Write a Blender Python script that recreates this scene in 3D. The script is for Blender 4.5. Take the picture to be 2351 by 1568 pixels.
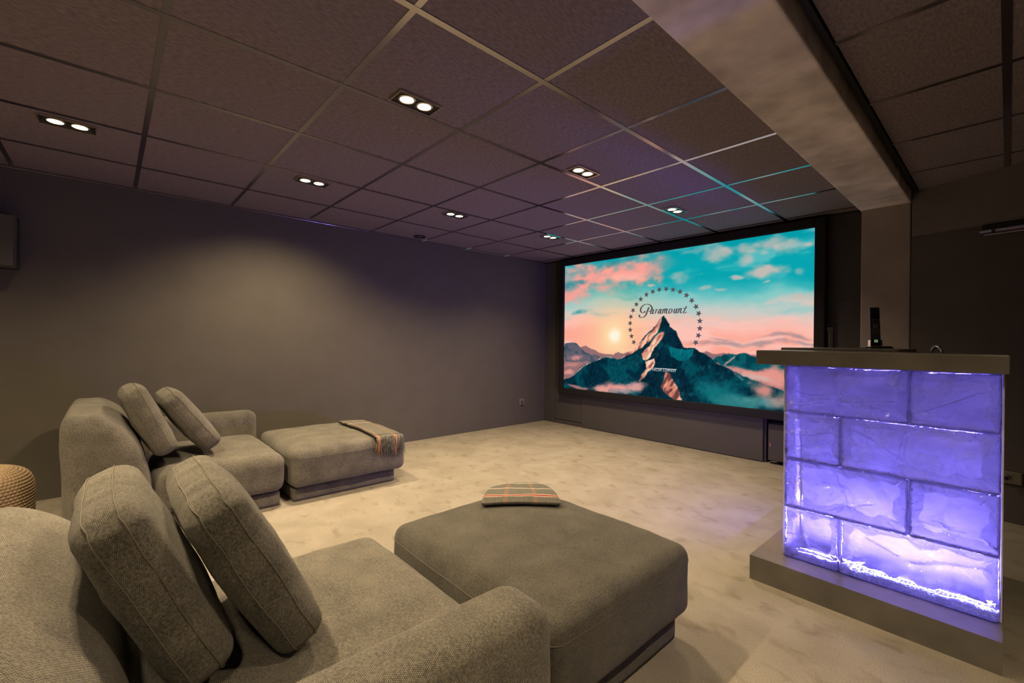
import bpy, bmesh, math, random
import numpy as np
from mathutils import Matrix, Vector

# ------------------------------------------------------------------ clear
for o in list(bpy.data.objects):
    bpy.data.objects.remove(o, do_unlink=True)
S = bpy.context.scene
COL = S.collection
random.seed(7)
rng = np.random.default_rng(11)

# ------------------------------------------------------------------ camera
FPX, YAW, PITCH, ROLL = 1026.6, 0.83675, -0.0006, 0.0108
CAM = Vector((4.26, -4.468, 1.0814))
H = 2.1608
fwd = Vector((-math.sin(YAW) * math.cos(PITCH), math.cos(YAW) * math.cos(PITCH), math.sin(PITCH)))
rgt = Vector((math.cos(YAW), math.sin(YAW), 0))
upv = rgt.cross(fwd)
r2 = rgt * math.cos(ROLL) + upv * math.sin(ROLL)
u2 = -rgt * math.sin(ROLL) + upv * math.cos(ROLL)
cd = bpy.data.cameras.new('camera')
cd.sensor_width = 36.0
cd.lens = FPX / 2351 * 36.0
cd.clip_start = 0.02
cam = bpy.data.objects.new('camera', cd)
COL.objects.link(cam)
M = Matrix.Identity(4)
for k in range(3):
    M[k][0], M[k][1], M[k][2], M[k][3] = r2[k], u2[k], -fwd[k], CAM[k]
cam.matrix_world = M
S.camera = cam

# ------------------------------------------------------------------ world, exposure
W = bpy.data.worlds.new('world')
S.world = W
W.use_nodes = True
W.node_tree.nodes['Background'].inputs[0].default_value = (0.02, 0.018, 0.02, 1)
W.node_tree.nodes['Background'].inputs[1].default_value = 1.0
S.view_settings.view_transform = 'Standard'
S.view_settings.look = 'None'
S.view_settings.gamma = 1.0
S.view_settings.exposure = 0.0
S.view_settings.use_curve_mapping = False
S.cycles.use_denoising = True
S.cycles.use_light_tree = False
S.cycles.use_adaptive_sampling = True
S.cycles.adaptive_threshold = 0.03
S.cycles.max_bounces = 7
S.cycles.diffuse_bounces = 4
S.cycles.glossy_bounces = 3
S.cycles.transparent_max_bounces = 24
S.cycles.sample_clamp_indirect = 4.0
S.cycles.caustics_reflective = False
S.cycles.caustics_refractive = False

LAMP_W = 62.0            # each bulb of a twin downlight
LAMP_COL = (1.0, 0.76, 0.455)
LED_COL = (0.21, 0.16, 1.0)
LED_W = 12.0

# ------------------------------------------------------------------ helpers
def lin(c):
    c = np.asarray(c, float) / 255.0
    return np.where(c <= 0.04045, c / 12.92, ((c + 0.055) / 1.055) ** 2.4)

def rgba(*c):
    l = lin(c)
    return (float(l[0]), float(l[1]), float(l[2]), 1.0)

def tag(o, label=None, cat=None, group=None, kind=None):
    if label: o['label'] = label
    if cat: o['category'] = cat
    if group: o['group'] = group
    if kind: o['kind'] = kind
    return o

def empty(name, loc=(0, 0, 0), rz=0.0):
    o = bpy.data.objects.new(name, None)
    COL.objects.link(o)
    o.location = loc
    o.rotation_euler = (0, 0, rz)
    o.empty_display_size = 0.05
    return o

def link(name, me, mat=None, parent=None, smooth=False):
    o = bpy.data.objects.new(name, me)
    COL.objects.link(o)
    if mat is not None and len(me.materials) == 0:
        me.materials.append(mat)
    if smooth:
        me.polygons.foreach_set('use_smooth', [True] * len(me.polygons))
    if parent is not None:
        o.parent = parent
    return o

def pymesh(name, v, f, uv=None):
    me = bpy.data.meshes.new(name)
    me.from_pydata([tuple(map(float, p)) for p in v], [], [tuple(map(int, q)) for q in f])
    if uv is not None:
        l = me.uv_layers.new(name='UVMap')
        l.data.foreach_set('uv', np.asarray(uv, np.float32).ravel())
    me.update()
    return me

def bm_box(bm, lo, hi, bev=0.0, seg=2):
    vs = bmesh.ops.create_cube(bm, size=1.0)['verts']
    lo, hi = Vector(lo), Vector(hi)
    for v in vs:
        v.co = Vector([lo[k] + (v.co[k] + 0.5) * (hi[k] - lo[k]) for k in range(3)])
    if bev > 0:
        es = list({e for v in vs for e in v.link_edges})
        bmesh.ops.bevel(bm, geom=es, offset=bev, segments=seg, profile=0.5, affect='EDGES')
    return bm

def bm_done(name, bm, mat, parent=None, smooth=False):
    me = bpy.data.meshes.new(name)
    bm.to_mesh(me)
    bm.free()
    return link(name, me, mat, parent, smooth)

def box(name, lo, hi, mat, parent=None, bev=0.0, seg=2):
    return bm_done(name, bm_box(bmesh.new(), lo, hi, bev, seg), mat, parent)

def prism(name, poly, z0, z1, mat, parent=None):
    n = len(poly)
    v = [(x, y, z0) for x, y in poly] + [(x, y, z1) for x, y in poly]
    f = [tuple(range(n))[::-1], tuple(range(n, 2 * n))] + [(i, (i + 1) % n, n + (i + 1) % n, n + i) for i in range(n)]
    return link(name, pymesh(name, v, f), mat, parent)

def tube_data(pts, rad, sides=8, closed=False, v0=0):
    P = [Vector(p) for p in pts]
    n = len(P)
    rads = rad if hasattr(rad, '__len__') else [rad] * n
    V, F = [], []
    prev = None
    for i in range(n):
        a = P[(i - 1) % n] if (closed or i > 0) else P[i]
        b = P[(i + 1) % n] if (closed or i < n - 1) else P[i]
        t = (b - a).normalized()
        if prev is None:
            ref = Vector((0, 0, 1)) if abs(t.z) < 0.9 else Vector((1, 0, 0))
            x = t.cross(ref).normalized()
        else:
            x = (prev - t * prev.dot(t)).normalized()
        prev = x
        y = t.cross(x)
        for k in range(sides):
            a_ = 2 * math.pi * k / sides
            V.append(P[i] + (x * math.cos(a_) + y * math.sin(a_)) * rads[i])
    m = n if closed else n - 1
    for i in range(m):
        for k in range(sides):
            j = (i + 1) % n
            F.append((v0 + i * sides + k, v0 + i * sides + (k + 1) % sides, v0 + j * sides + (k + 1) % sides, v0 + j * sides + k))
    if not closed:
        F.append(tuple(v0 + k for k in range(sides))[::-1])
        F.append(tuple(v0 + (n - 1) * sides + k for k in range(sides)))
    return V, F

def tube(name, pts, rad, mat, parent=None, sides=8, closed=False):
    V, F = tube_data(pts, rad, sides, closed)
    return link(name, pymesh(name, V, F), mat, parent, True)

def lathe(name, prof, mat, parent=None, n=32, loc=(0, 0, 0), smooth=True):
    V, F = [], []
    for r, z in prof:
        for k in range(n):
            a = 2 * math.pi * k / n
            V.append((loc[0] + r * math.cos(a), loc[1] + r * math.sin(a), loc[2] + z))
    for i in range(len(prof) - 1):
        for k in range(n):
            F.append((i * n + k, i * n + (k + 1) % n, (i + 1) * n + (k + 1) % n, (i + 1) * n + k))
    F.append(tuple(range(n))[::-1])
    F.append(tuple((len(prof) - 1) * n + k for k in range(n)))
    return link(name, pymesh(name, V, F), mat, parent, smooth)

# value noise ---------------------------------------------------------
def vnoise(x, y, z=0.0, seed=0):
    x, y = np.asarray(x, float), np.asarray(y, float)
    z = np.zeros_like(x) + z
    xi, yi, zi = np.floor(x).astype(int), np.floor(y).astype(int), np.floor(z).astype(int)
    fx, fy, fz = x - xi, y - yi, z - zi
    fx, fy, fz = [t * t * (3 - 2 * t) for t in (fx, fy, fz)]
    def h(a, b, c):
        n = (a * 374761393 + b * 668265263 + c * 2147483647 + seed * 1274126177) & 0x7fffffff
        n = ((n ^ (n >> 13)) * 1274126177) & 0x7fffffff
        return ((n ^ (n >> 16)) & 0xffff) / 65535.0
    r = 0
    for dx in (0, 1):
        for dy in (0, 1):
            for dz in (0, 1):
                w = (fx if dx else 1 - fx) * (fy if dy else 1 - fy) * (fz if dz else 1 - fz)
                r = r + w * h(xi + dx, yi + dy, zi + dz)
    return r

def fbm(x, y, z=0.0, oct=4, seed=0):
    r, a, s = 0, 0.5, 0
    for k in range(oct):
        r = r + a * vnoise(x * 2 ** k, y * 2 ** k, np.asarray(z) * 2 ** k, seed + k * 17)
        s += a
        a *= 0.5
    return r / s

# soft upholstered box --------------------------------------------------
def softmap(p, half, r):
    """p on the surface of the box of half sizes; rounds its edges by r."""
    half = np.asarray(half, float)
    inner = np.clip(p, -(half - r), half - r)
    d = p - inner
    L = np.linalg.norm(d, axis=1, keepdims=True)
    L[L == 0] = 1
    return inner + d / L * r

def softbox(name, half, r, step, mat, parent=None, deform=None):
    half = np.asarray(half, float)
    n = np.maximum(4, np.ceil(2 * half / step).astype(int))
    idx, V, F, UV = {}, [], [], []
    def vid(key):
        if key not in idx:
            idx[key] = len(V)
            V.append([-half[k] + 2 * half[k] * key[k] / n[k] for k in range(3)])
        return idx[key]
    for ax in range(3):
        a, b = (ax + 1) % 3, (ax + 2) % 3
        for side in (0, 1):
            for i in range(n[a]):
                for j in range(n[b]):
                    q = []
                    for di, dj in ((0, 0), (1, 0), (1, 1), (0, 1)):
                        key = [0, 0, 0]
                        key[ax] = n[ax] if side else 0
                        key[a] = i + di
                        key[b] = j + dj
                        q.append(tuple(key))
                    if not side:
                        q = q[::-1]
                    F.append([vid(k) for k in q])
                    for k in q:
                        UV.append((2 * half[a] * k[a] / n[a], 2 * half[b] * k[b] / n[b]))
    P = softmap(np.array(V), half, r)
    if deform:
        P = deform(P)
    return link(name, pymesh(name, P, F, UV), mat, parent, True)

# ------------------------------------------------------------------ materials
def nodes(name):
    m = bpy.data.materials.new(name)
    m.use_nodes = True
    nt = m.node_tree
    b = nt.nodes['Principled BSDF']
    return m, nt, b

def N(nt, t, **kw):
    n = nt.nodes.new(t)
    for k, v in kw.items():
        if k.startswith('i_'):
            n.inputs[k[2:]].default_value = v
        else:
            setattr(n, k, v)
    return n

def plain(name, col, rough=0.6, metal=0.0, spec=0.5, var=0.0, scale=8.0, bump=0.0, bscale=200.0, aniso=(1, 1, 1)):
    m, nt, b = nodes(name)
    b.inputs['Roughness'].default_value = rough
    b.inputs['Metallic'].default_value = metal
    b.inputs['Specular IOR Level'].default_value = spec
    tc = N(nt, 'ShaderNodeTexCoord')
    mp = N(nt, 'ShaderNodeMapping')
    mp.inputs['Scale'].default_value = aniso
    nt.links.new(tc.outputs['Object'], mp.inputs['Vector'])
    if var > 0:
        nz = N(nt, 'ShaderNodeTexNoise')
        nz.inputs['Scale'].default_value = scale
        nz.inputs['Detail'].default_value = 5
        nt.links.new(mp.outputs[0], nz.inputs['Vector'])
        cr = N(nt, 'ShaderNodeValToRGB')
        cr.color_ramp.elements[0].position = 0.3
        cr.color_ramp.elements[1].position = 0.7
        cr.color_ramp.elements[0].color = [c * (1 - var) for c in col[:3]] + [1]
        cr.color_ramp.elements[1].color = [min(1, c * (1 + var)) for c in col[:3]] + [1]
        nt.links.new(nz.outputs['Fac'], cr.inputs['Fac'])
        nt.links.new(cr.outputs['Color'], b.inputs['Base Color'])
    else:
        b.inputs['Base Color'].default_value = col
    if bump > 0:
        n2 = N(nt, 'ShaderNodeTexNoise')
        n2.inputs['Scale'].default_value = bscale
        n2.inputs['Detail'].default_value = 4
        nt.links.new(mp.outputs[0], n2.inputs['Vector'])
        bp = N(nt, 'ShaderNodeBump')
        bp.inputs['Strength'].default_value = bump
        bp.inputs['Distance'].default_value = 0.004
        nt.links.new(n2.outputs['Fac'], bp.inputs['Height'])
        nt.links.new(bp.outputs[0], b.inputs['Normal'])
    return m

def emit(name, col, strength):
    m, nt, b = nodes(name)
    b.inputs['Base Color'].default_value = (0, 0, 0, 1)
    b.inputs['Emission Color'].default_value = col
    b.inputs['Emission Strength'].default_value = strength
    return m

def fabric(name, dark, light, pitch=0.0045, bump=0.8, fleck=190.0):
    """woven tweed, on UVs measured in metres"""
    m, nt, b = nodes(name)
    b.inputs['Roughness'].default_value = 0.95
    b.inputs['Specular IOR Level'].default_value = 0.15
    b.inputs['Sheen Weight'].default_value = 0.25
    b.inputs['Sheen Roughness'].default_value = 0.5
    uv = N(nt, 'ShaderNodeUVMap')
    sx = N(nt, 'ShaderNodeSeparateXYZ')
    nt.links.new(uv.outputs[0], sx.inputs[0])
    def math_(op, a, bb=None):
        n = N(nt, 'ShaderNodeMath', operation=op)
        for k, v in enumerate((a, bb)):
            if v is None: continue
            if isinstance(v, (int, float)): n.inputs[k].default_value = v
            else: nt.links.new(v, n.inputs[k])
        return n.outputs[0]
    u = math_('MULTIPLY', sx.outputs['X'], 1 / pitch)
    v = math_('MULTIPLY', sx.outputs['Y'], 1 / (pitch * 0.72))
    row = math_('MODULO', math_('FLOOR', v), 2.0)
    u = math_('ADD', u, math_('MULTIPLY', row, 0.5))
    su = math_('ABSOLUTE', math_('SINE', math_('MULTIPLY', u, math.pi)))
    sv = math_('ABSOLUTE', math_('SINE', math_('MULTIPLY', v, math.pi)))
    h = math_('POWER', math_('MULTIPLY', su, sv), 0.5)
    tc = N(nt, 'ShaderNodeTexCoord')
    nz = N(nt, 'ShaderNodeTexNoise')
    nz.inputs['Scale'].default_value = fleck
    nz.inputs['Detail'].default_value = 2
    nt.links.new(tc.outputs['Object'], nz.inputs['Vector'])
    big = N(nt, 'ShaderNodeTexNoise')
    big.inputs['Scale'].default_value = 9
    big.inputs['Detail'].default_value = 4
    nt.links.new(tc.outputs['Object'], big.inputs['Vector'])
    f = math_('ADD', math_('MULTIPLY', h, 0.42), math_('MULTIPLY', nz.outputs['Fac'], 0.60))
    f = math_('ADD', f, math_('MULTIPLY', math_('SUBTRACT', big.outputs['Fac'], 0.5), 0.35))
    cr = N(nt, 'ShaderNodeValToRGB')
    cr.color_ramp.elements[0].position = 0.32
    cr.color_ramp.elements[1].position = 0.85
    cr.color_ramp.elements[0].color = dark
    cr.color_ramp.elements[1].color = light
    nt.links.new(f, cr.inputs['Fac'])
    nt.links.new(cr.outputs['Color'], b.inputs['Base Color'])
    bp = N(nt, 'ShaderNodeBump')
    bp.inputs['Strength'].default_value = bump
    bp.inputs['Distance'].default_value = 0.0018
    nt.links.new(h, bp.inputs['Height'])
    nt.links.new(bp.outputs[0], b.inputs['Normal'])
    return m

def carpet_mat():
    m, nt, b = nodes('carpet')
    b.inputs['Roughness'].default_value = 1.0
    b.inputs['Specular IOR Level'].default_value = 0.1
    tc = N(nt, 'ShaderNodeTexCoord')
    def nz(scale, detail, dist=0.0, map_=(1, 1, 1), rot=0.0):
        mp = N(nt, 'ShaderNodeMapping')
        mp.inputs['Scale'].default_value = map_
        mp.inputs['Rotation'].default_value = (0, 0, rot)
        nt.links.new(tc.outputs['Object'], mp.inputs['Vector'])
        n = N(nt, 'ShaderNodeTexNoise')
        n.inputs['Scale'].default_value = scale
        n.inputs['Detail'].default_value = detail
        n.inputs['Distortion'].default_value = dist
        nt.links.new(mp.outputs[0], n.inputs['Vector'])
        return n.outputs['Fac']
    base = N(nt, 'ShaderNodeValToRGB')
    base.color_ramp.elements[0].position = 0.34
    base.color_ramp.elements[1].position = 0.66
    base.color_ramp.elements[0].color = (0.285, 0.254, 0.208, 1)
    base.color_ramp.elements[1].color = (0.345, 0.312, 0.262, 1)
    nt.links.new(nz(4.0, 8, 0.5), base.inputs['Fac'])
    # tread marks where the pile lies the other way
    tread = N(nt, 'ShaderNodeValToRGB')
    tread.color_ramp.elements[0].position = 0.55
    tread.color_ramp.elements[1].position = 0.70
    tread.color_ramp.elements[0].color = (0, 0, 0, 1)
    tread.color_ramp.elements[1].color = (1, 1, 1, 1)
    nt.links.new(nz(8.0, 5, 0.5, (1.0, 1.5, 1), 0.85), tread.inputs['Fac'])
    mk = N(nt, 'ShaderNodeMix', data_type='RGBA', blend_type='MULTIPLY')
    mk.inputs[0].default_value = 1.0
    mm = N(nt, 'ShaderNodeMath', operation='MULTIPLY')
    mm.inputs[1].default_value = 0.55
    nt.links.new(tread.outputs['Color'], mm.inputs[0])
    nt.links.new(mm.outputs[0], mk.inputs[0])
    nt.links.new(base.outputs['Color'], mk.inputs[6])
    mk.inputs[7].default_value = (0.62, 0.58, 0.53, 1)
    fine = N(nt, 'ShaderNodeMix', data_type='RGBA', blend_type='MULTIPLY')
    fr = N(nt, 'ShaderNodeValToRGB')
    fr.color_ramp.elements[0].color = (0.62, 0.62, 0.62, 1)
    fr.color_ramp.elements[1].color = (1.30, 1.30, 1.30, 1)
    fr.color_ramp.elements[0].position = 0.3
    fr.color_ramp.elements[1].position = 0.7
    pile = nz(330, 3)
    nt.links.new(pile, fr.inputs['Fac'])
    fine.inputs[0].default_value = 1.0
    nt.links.new(mk.outputs[2], fine.inputs[6])
    nt.links.new(fr.outputs['Color'], fine.inputs[7])
    nt.links.new(fine.outputs[2], b.inputs['Base Color'])
    bp = N(nt, 'ShaderNodeBump')
    bp.inputs['Strength'].default_value = 0.5
    bp.inputs['Distance'].default_value = 0.004
    nt.links.new(pile, bp.inputs['Height'])
    nt.links.new(bp.outputs[0], b.inputs['Normal'])
    return m

def ice_mat():
    """thin moulded clear shell: mostly see-through, cloudy veins and rims scatter the light behind it"""
    m, nt, b = nodes('moulded_ice')
    nt.nodes.remove(b)
    out = nt.nodes['Material Output']
    tc = N(nt, 'ShaderNodeTexCoord')
    geo = N(nt, 'ShaderNodeNewGeometry')
    n1 = N(nt, 'ShaderNodeTexNoise')
    n1.inputs['Scale'].default_value = 7
    n1.inputs['Detail'].default_value = 6
    n1.inputs['Distortion'].default_value = 1.6
    nt.links.new(geo.outputs['Position'], n1.inputs['Vector'])
    r1 = N(nt, 'ShaderNodeValToRGB')
    r1.color_ramp.elements[0].position = 0.42
    r1.color_ramp.elements[1].position = 0.72
    r1.color_ramp.elements[0].color = (0.13, 0.13, 0.13, 1)
    r1.color_ramp.elements[1].color = (0.45, 0.45, 0.45, 1)
    nt.links.new(n1.outputs['Fac'], r1.inputs['Fac'])
    lw = N(nt, 'ShaderNodeLayerWeight')
    lw.inputs['Blend'].default_value = 0.50
    mx = N(nt, 'ShaderNodeMath', operation='MAXIMUM')
    pw = N(nt, 'ShaderNodeMath', operation='MULTIPLY')
    pw.inputs[1].default_value = 0.95
    nt.links.new(lw.outputs['Facing'], pw.inputs[0])
    nt.links.new(r1.outputs['Color'], mx.inputs[0])
    nt.links.new(pw.outputs[0], mx.inputs[1])
    tr = N(nt, 'ShaderNodeBsdfTransparent')
    tr.inputs[0].default_value = (0.93, 0.93, 0.97, 1)
    tl = N(nt, 'ShaderNodeBsdfTranslucent')
    tl.inputs[0].default_value = (0.80, 0.82, 0.95, 1)
    df = N(nt, 'ShaderNodeBsdfDiffuse')
    df.inputs[0].default_value = (0.72, 0.70, 0.78, 1)
    md = N(nt, 'ShaderNodeMixShader')
    md.inputs[0].default_value = 0.40
    nt.links.new(tl.outputs[0], md.inputs[1])
    nt.links.new(df.outputs[0], md.inputs[2])
    rf = N(nt, 'ShaderNodeBsdfRefraction')
    rf.inputs['IOR'].default_value = 1.30
    rf.inputs['Roughness'].default_value = 0.02
    rf.inputs[0].default_value = (0.95, 0.95, 0.98, 1)
    mt = N(nt, 'ShaderNodeMixShader')
    mt.inputs[0].default_value = 0.45
    nt.links.new(tr.outputs[0], mt.inputs[1])
    nt.links.new(rf.outputs[0], mt.inputs[2])
    ms = N(nt, 'ShaderNodeMixShader')
    nt.links.new(mx.outputs[0], ms.inputs[0])
    nt.links.new(mt.outputs[0], ms.inputs[1])
    nt.links.new(md.outputs[0], ms.inputs[2])
    gl = N(nt, 'ShaderNodeBsdfGlossy')
    gl.inputs['Roughness'].default_value = 0.05
    gl.inputs[0].default_value = (0.9, 0.9, 0.95, 1)
    fr = N(nt, 'ShaderNodeFresnel')
    fr.inputs['IOR'].default_value = 1.5
    nb = N(nt, 'ShaderNodeTexNoise')
    nb.inputs['Scale'].default_value = 22
    nb.inputs['Detail'].default_value = 3
    nb.inputs['Distortion'].default_value = 1.0
    nt.links.new(geo.outputs['Position'], nb.inputs['Vector'])
    bp = N(nt, 'ShaderNodeBump')
    bp.inputs['Strength'].default_value = 0.35
    bp.inputs['Distance'].default_value = 0.02
    nt.links.new(nb.outputs['Fac'], bp.inputs['Height'])
    for n in (gl, fr, lw, rf):
        nt.links.new(bp.outputs[0], n.inputs['Normal'])
    fm = N(nt, 'ShaderNodeMath', operation='MULTIPLY')
    fm.inputs[1].default_value = 1.6
    nt.links.new(fr.outputs[0], fm.inputs[0])
    mg = N(nt, 'ShaderNodeMixShader')
    nt.links.new(fm.outputs[0], mg.inputs[0])
    nt.links.new(ms.outputs[0], mg.inputs[1])
    nt.links.new(gl.outputs[0], mg.inputs[2])
    nt.links.new(mg.outputs[0], out.inputs['Surface'])
    return m

def plaid_mat():
    """grey wool with white, red and orange checks; UV in metres of the cloth"""
    m, nt, b = nodes('plaid_wool')
    b.inputs['Roughness'].default_value = 0.95
    b.inputs['Specular IOR Level'].default_value = 0.1
    uv = N(nt, 'ShaderNodeUVMap')
    sx = N(nt, 'ShaderNodeSeparateXYZ')
    nt.links.new(uv.outputs[0], sx.inputs[0])
    tc = N(nt, 'ShaderNodeTexCoord')
    nz = N(nt, 'ShaderNodeTexNoise')
    nz.inputs['Scale'].default_value = 380
    nt.links.new(tc.outputs['Object'], nz.inputs['Vector'])
    cr = N(nt, 'ShaderNodeValToRGB')
    cr.color_ramp.elements[0].position = 0.3
    cr.color_ramp.elements[1].position = 0.7
    cr.color_ramp.elements[0].color = (0.075, 0.071, 0.062, 1)
    cr.color_ramp.elements[1].color = (0.20, 0.193, 0.168, 1)
    nt.links.new(nz.outputs['Fac'], cr.inputs['Fac'])
    cur = cr.outputs['Color']
    def band(axis, c, w, colr, amt):
        nonlocal cur
        d = N(nt, 'ShaderNodeMath', operation='SUBTRACT')
        nt.links.new(sx.outputs[axis], d.inputs[0])
        d.inputs[1].default_value = c
        a = N(nt, 'ShaderNodeMath', operation='ABSOLUTE')
        nt.links.new(d.outputs[0], a.inputs[0])
        l = N(nt, 'ShaderNodeMath', operation='LESS_THAN')
        nt.links.new(a.outputs[0], l.inputs[0])
        l.inputs[1].default_value = w / 2
        f = N(nt, 'ShaderNodeMath', operation='MULTIPLY')
        nt.links.new(l.outputs[0], f.inputs[0])
        f.inputs[1].default_value = amt
        mx = N(nt, 'ShaderNodeMix', data_type='RGBA')
        nt.links.new(f.outputs[0], mx.inputs[0])
        nt.links.new(cur, mx.inputs[6])
        mx.inputs[7].default_value = colr
        cur = mx.outputs[2]
    white, red, orange = (0.55, 0.50, 0.43, 1), (0.27, 0.050, 0.032, 1), (0.42, 0.17, 0.085, 1)
    for c in (0.085, 0.215):
        for d in (-0.006, 0.0, 0.006):
            band('X', c + d, 0.0024, orange, 0.6)
    band('Y', 0.037, 0.020, red, 0.95)
    band('Y', 0.049, 0.005, white, 0.95)
    band('Y', 0.026, 0.005, white, 0.9)
    for c in (0.150, 0.159, 0.250, 0.259):
        band('Y', c, 0.004, white, 0.85)
    nt.links.new(cur, b.inputs['Base Color'])
    bp = N(nt, 'ShaderNodeBump')
    bp.inputs['Strength'].default_value = 0.4
    bp.inputs['Distance'].default_value = 0.002
    nt.links.new(nz.outputs['Fac'], bp.inputs['Height'])
    nt.links.new(bp.outputs[0], b.inputs['Normal'])
    return m

M_ = dict(
    wall=plain('wall_paint', (0.105, 0.094, 0.078, 1), 0.75, spec=0.3, var=0.05, scale=5, bump=0.06, bscale=160),
    dwall=plain('dark_wall_paint', (0.056, 0.051, 0.051, 1), 0.7, spec=0.3, var=0.08, scale=4, bump=0.05, bscale=160),
    tile=plain('ceiling_fibre', (0.200, 0.165, 0.190, 1), 0.95, spec=0.12, var=0.22, scale=38, bump=0.25, bscale=150, aniso=(3.0, 1, 1)),  # part of the violet LED spill is put into this colour
    bar=plain('ceiling_grid_metal', (0.52, 0.49, 0.52, 1), 0.16, metal=1.0),
    plaster=plain('rough_plaster', (0.64, 0.57, 0.60, 1), 0.85, spec=0.25, var=0.34, scale=4.5, bump=0.6, bscale=45),
    colum=plain('column_plaster', (0.31, 0.27, 0.265, 1), 0.8, spec=0.3, var=0.10, scale=4, bump=0.1, bscale=90),
    rwall=plain('right_wall_paint', (0.096, 0.084, 0.088, 1), 0.75, spec=0.3, var=0.08, scale=4, bump=0.05, bscale=160),
    soffit=plain('soffit_paint', (0.145, 0.128, 0.135, 1), 0.75, spec=0.3, var=0.08, scale=4, bump=0.08, bscale=90),
    black=plain('black_satin', (0.012, 0.012, 0.013, 1), 0.5),
    void=plain('black_void', (0.006, 0.006, 0.006, 1), 0.95, spec=0.1),
    velvet=plain('black_velvet', (0.020, 0.018, 0.018, 1), 0.9, spec=0.2),
    carpet=carpet_mat(),
    panel=plain('panel_paint', (0.082, 0.075, 0.068, 1), 0.55, spec=0.4, var=0.05, scale=3),
    fabric=fabric('charcoal_tweed', (0.017, 0.015, 0.012, 1), (0.29, 0.265, 0.215, 1)),
    fabric2=fabric('charcoal_tweed_ottoman', (0.012, 0.010, 0.008, 1), (0.160, 0.146, 0.116, 1)),
    seam=plain('seam_cord', (0.145, 0.132, 0.105, 1), 0.9),
    stone=plain('dark_resin_stone', (0.150, 0.137, 0.122, 1), 0.26, spec=0.5, var=0.18, scale=7, bump=0.05, bscale=60),
    ice=ice_mat(),
    backing=plain('white_backing', (0.80, 0.79, 0.86, 1), 0.55, var=0.28, scale=5, aniso=(1, 1, 1.8)),
    steel=plain('brushed_steel', (0.65, 0.64, 0.63, 1), 0.18, metal=1.0),
    plastic=plain('grey_plastic', (0.19, 0.165, 0.14, 1), 0.45),
    dplastic=plain('dark_plastic', (0.02, 0.02, 0.022, 1), 0.35),
    grille=plain('speaker_cloth', (0.085, 0.076, 0.072, 1), 0.9, spec=0.15, var=0.2, scale=300),
    badge=plain('copper_badge', (0.75, 0.30, 0.18, 1), 0.35, metal=0.5),
    knit=plain('jute_knit', (0.33, 0.245, 0.155, 1), 0.95, spec=0.1, var=0.2, scale=140, bump=0.3, bscale=350),
    plaid=plaid_mat(),
    yarn=plain('wool_fringe', (0.15, 0.145, 0.125, 1), 0.95, spec=0.1, var=0.5, scale=40),
    yarn_o=plain('orange_wool_fringe', (0.45, 0.22, 0.13, 1), 0.95, spec=0.1, var=0.3, scale=60),
    bulb=emit('lamp_glow', (1.0, 0.84, 0.60, 1), 22.0),
    bulbrim=plain('lamp_reflector', (0.85, 0.78, 0.65, 1), 0.15, metal=1.0),
    led=emit('blue_led', (0.30, 0.32, 1.0, 1), 14.0),
    key=plain('remote_keys', (0.55, 0.50, 0.48, 1), 0.5),
    keyg=emit('remote_lit_keys', (0.45, 0.75, 0.35, 1), 0.7),
    lcd=plain('remote_display', (0.03, 0.035, 0.05, 1), 0.1),
    tubelens=plain('tube_lens', (0.30, 0.26, 0.42, 1), 0.12, spec=0.8),
)

# ------------------------------------------------------------------ the room
XR, YB = 6.2, -6.8
tag(box('floor', (-0.15, YB - 0.1, -0.10), (XR + 0.1, 0.6, 0.0), M_['carpet']), kind='structure')
tag(box('wall_left', (-0.15, YB - 0.1, 0), (0, 0.1, H + 0.25), M_['wall']), kind='structure')
tag(box('wall_back', (0, YB - 0.15, 0), (XR, YB, H + 0.25), M_['wall']), kind='structure')
tag(box('wall_side', (XR, YB - 0.1, 0), (XR + 0.15, 0.5, H + 0.25), M_['wall']), kind='structure')

# screen wall with the loudspeaker recess beneath the screen
bm = bmesh.new()
bm_box(bm, (0, 0, 0), (2.79, 0.12, H + 0.25))
bm_box(bm, (2.79, 0, 0.43), (3.46, 0.12, H + 0.25))
bm_box(bm, (3.36, 0, 0), (3.52, 0.12, 0.43))
bm_box(bm, (2.70, 0.42, 0), (3.52, 0.50, 0.50))
bm_box(bm, (2.75, 0.12, 0), (2.79, 0.42, 0.47))
bm_box(bm, (3.36, 0.12, 0), (3.40, 0.42, 0.47))
bm_box(bm, (2.75, 0.12, 0.43), (3.40, 0.42, 0.47))
bm_box(bm, (3.46, 0, 0.43), (3.52, 0.12, H + 0.25))
ws = tag(bm_done('wall_screen', bm, M_['dwall']), kind='structure')
box('access_panel', (0.655, -0.022, 0.006), (2.768, 0, 0.455), M_['panel'], ws, 0.003)
box('access_panel', (0.200, -0.012, 0.055), (0.647, 0, 0.455), M_['panel'], ws, 0.003)
box('skirting_strip', (0.200, -0.016, 0.0), (0.647, 0, 0.048), M_['panel'], ws, 0.003)
box('corner_post', (0.0, -0.012, 0.0), (0.192, 0, H - 0.002), M_['panel'], ws, 0.003)

tag(box('column', (3.515, -0.262, 0), (3.795, 0.12, 2.092), M_['colum'], None, 0.006), kind='structure')
tag(box('ceiling_beam', (3.505, YB, 2.092), (3.797, 0.12, H + 0.30), M_['plaster'], None, 0.008), kind='structure')
tag(prism('wall_right', [(3.797, -0.255), (XR, -0.255 - 0.20 * (XR - 3.797)), (XR, 0.5), (3.797, 0.5)], 0, 1.85, M_['rwall']), kind='structure')
tag(prism('wall_soffit', [(3.800, -0.262), (XR, -0.262 - 0.46 * (XR - 3.80)), (XR, 0.5), (3.800, 0.5)], 1.85, H + 0.25, M_['soffit']), kind='structure')

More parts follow.
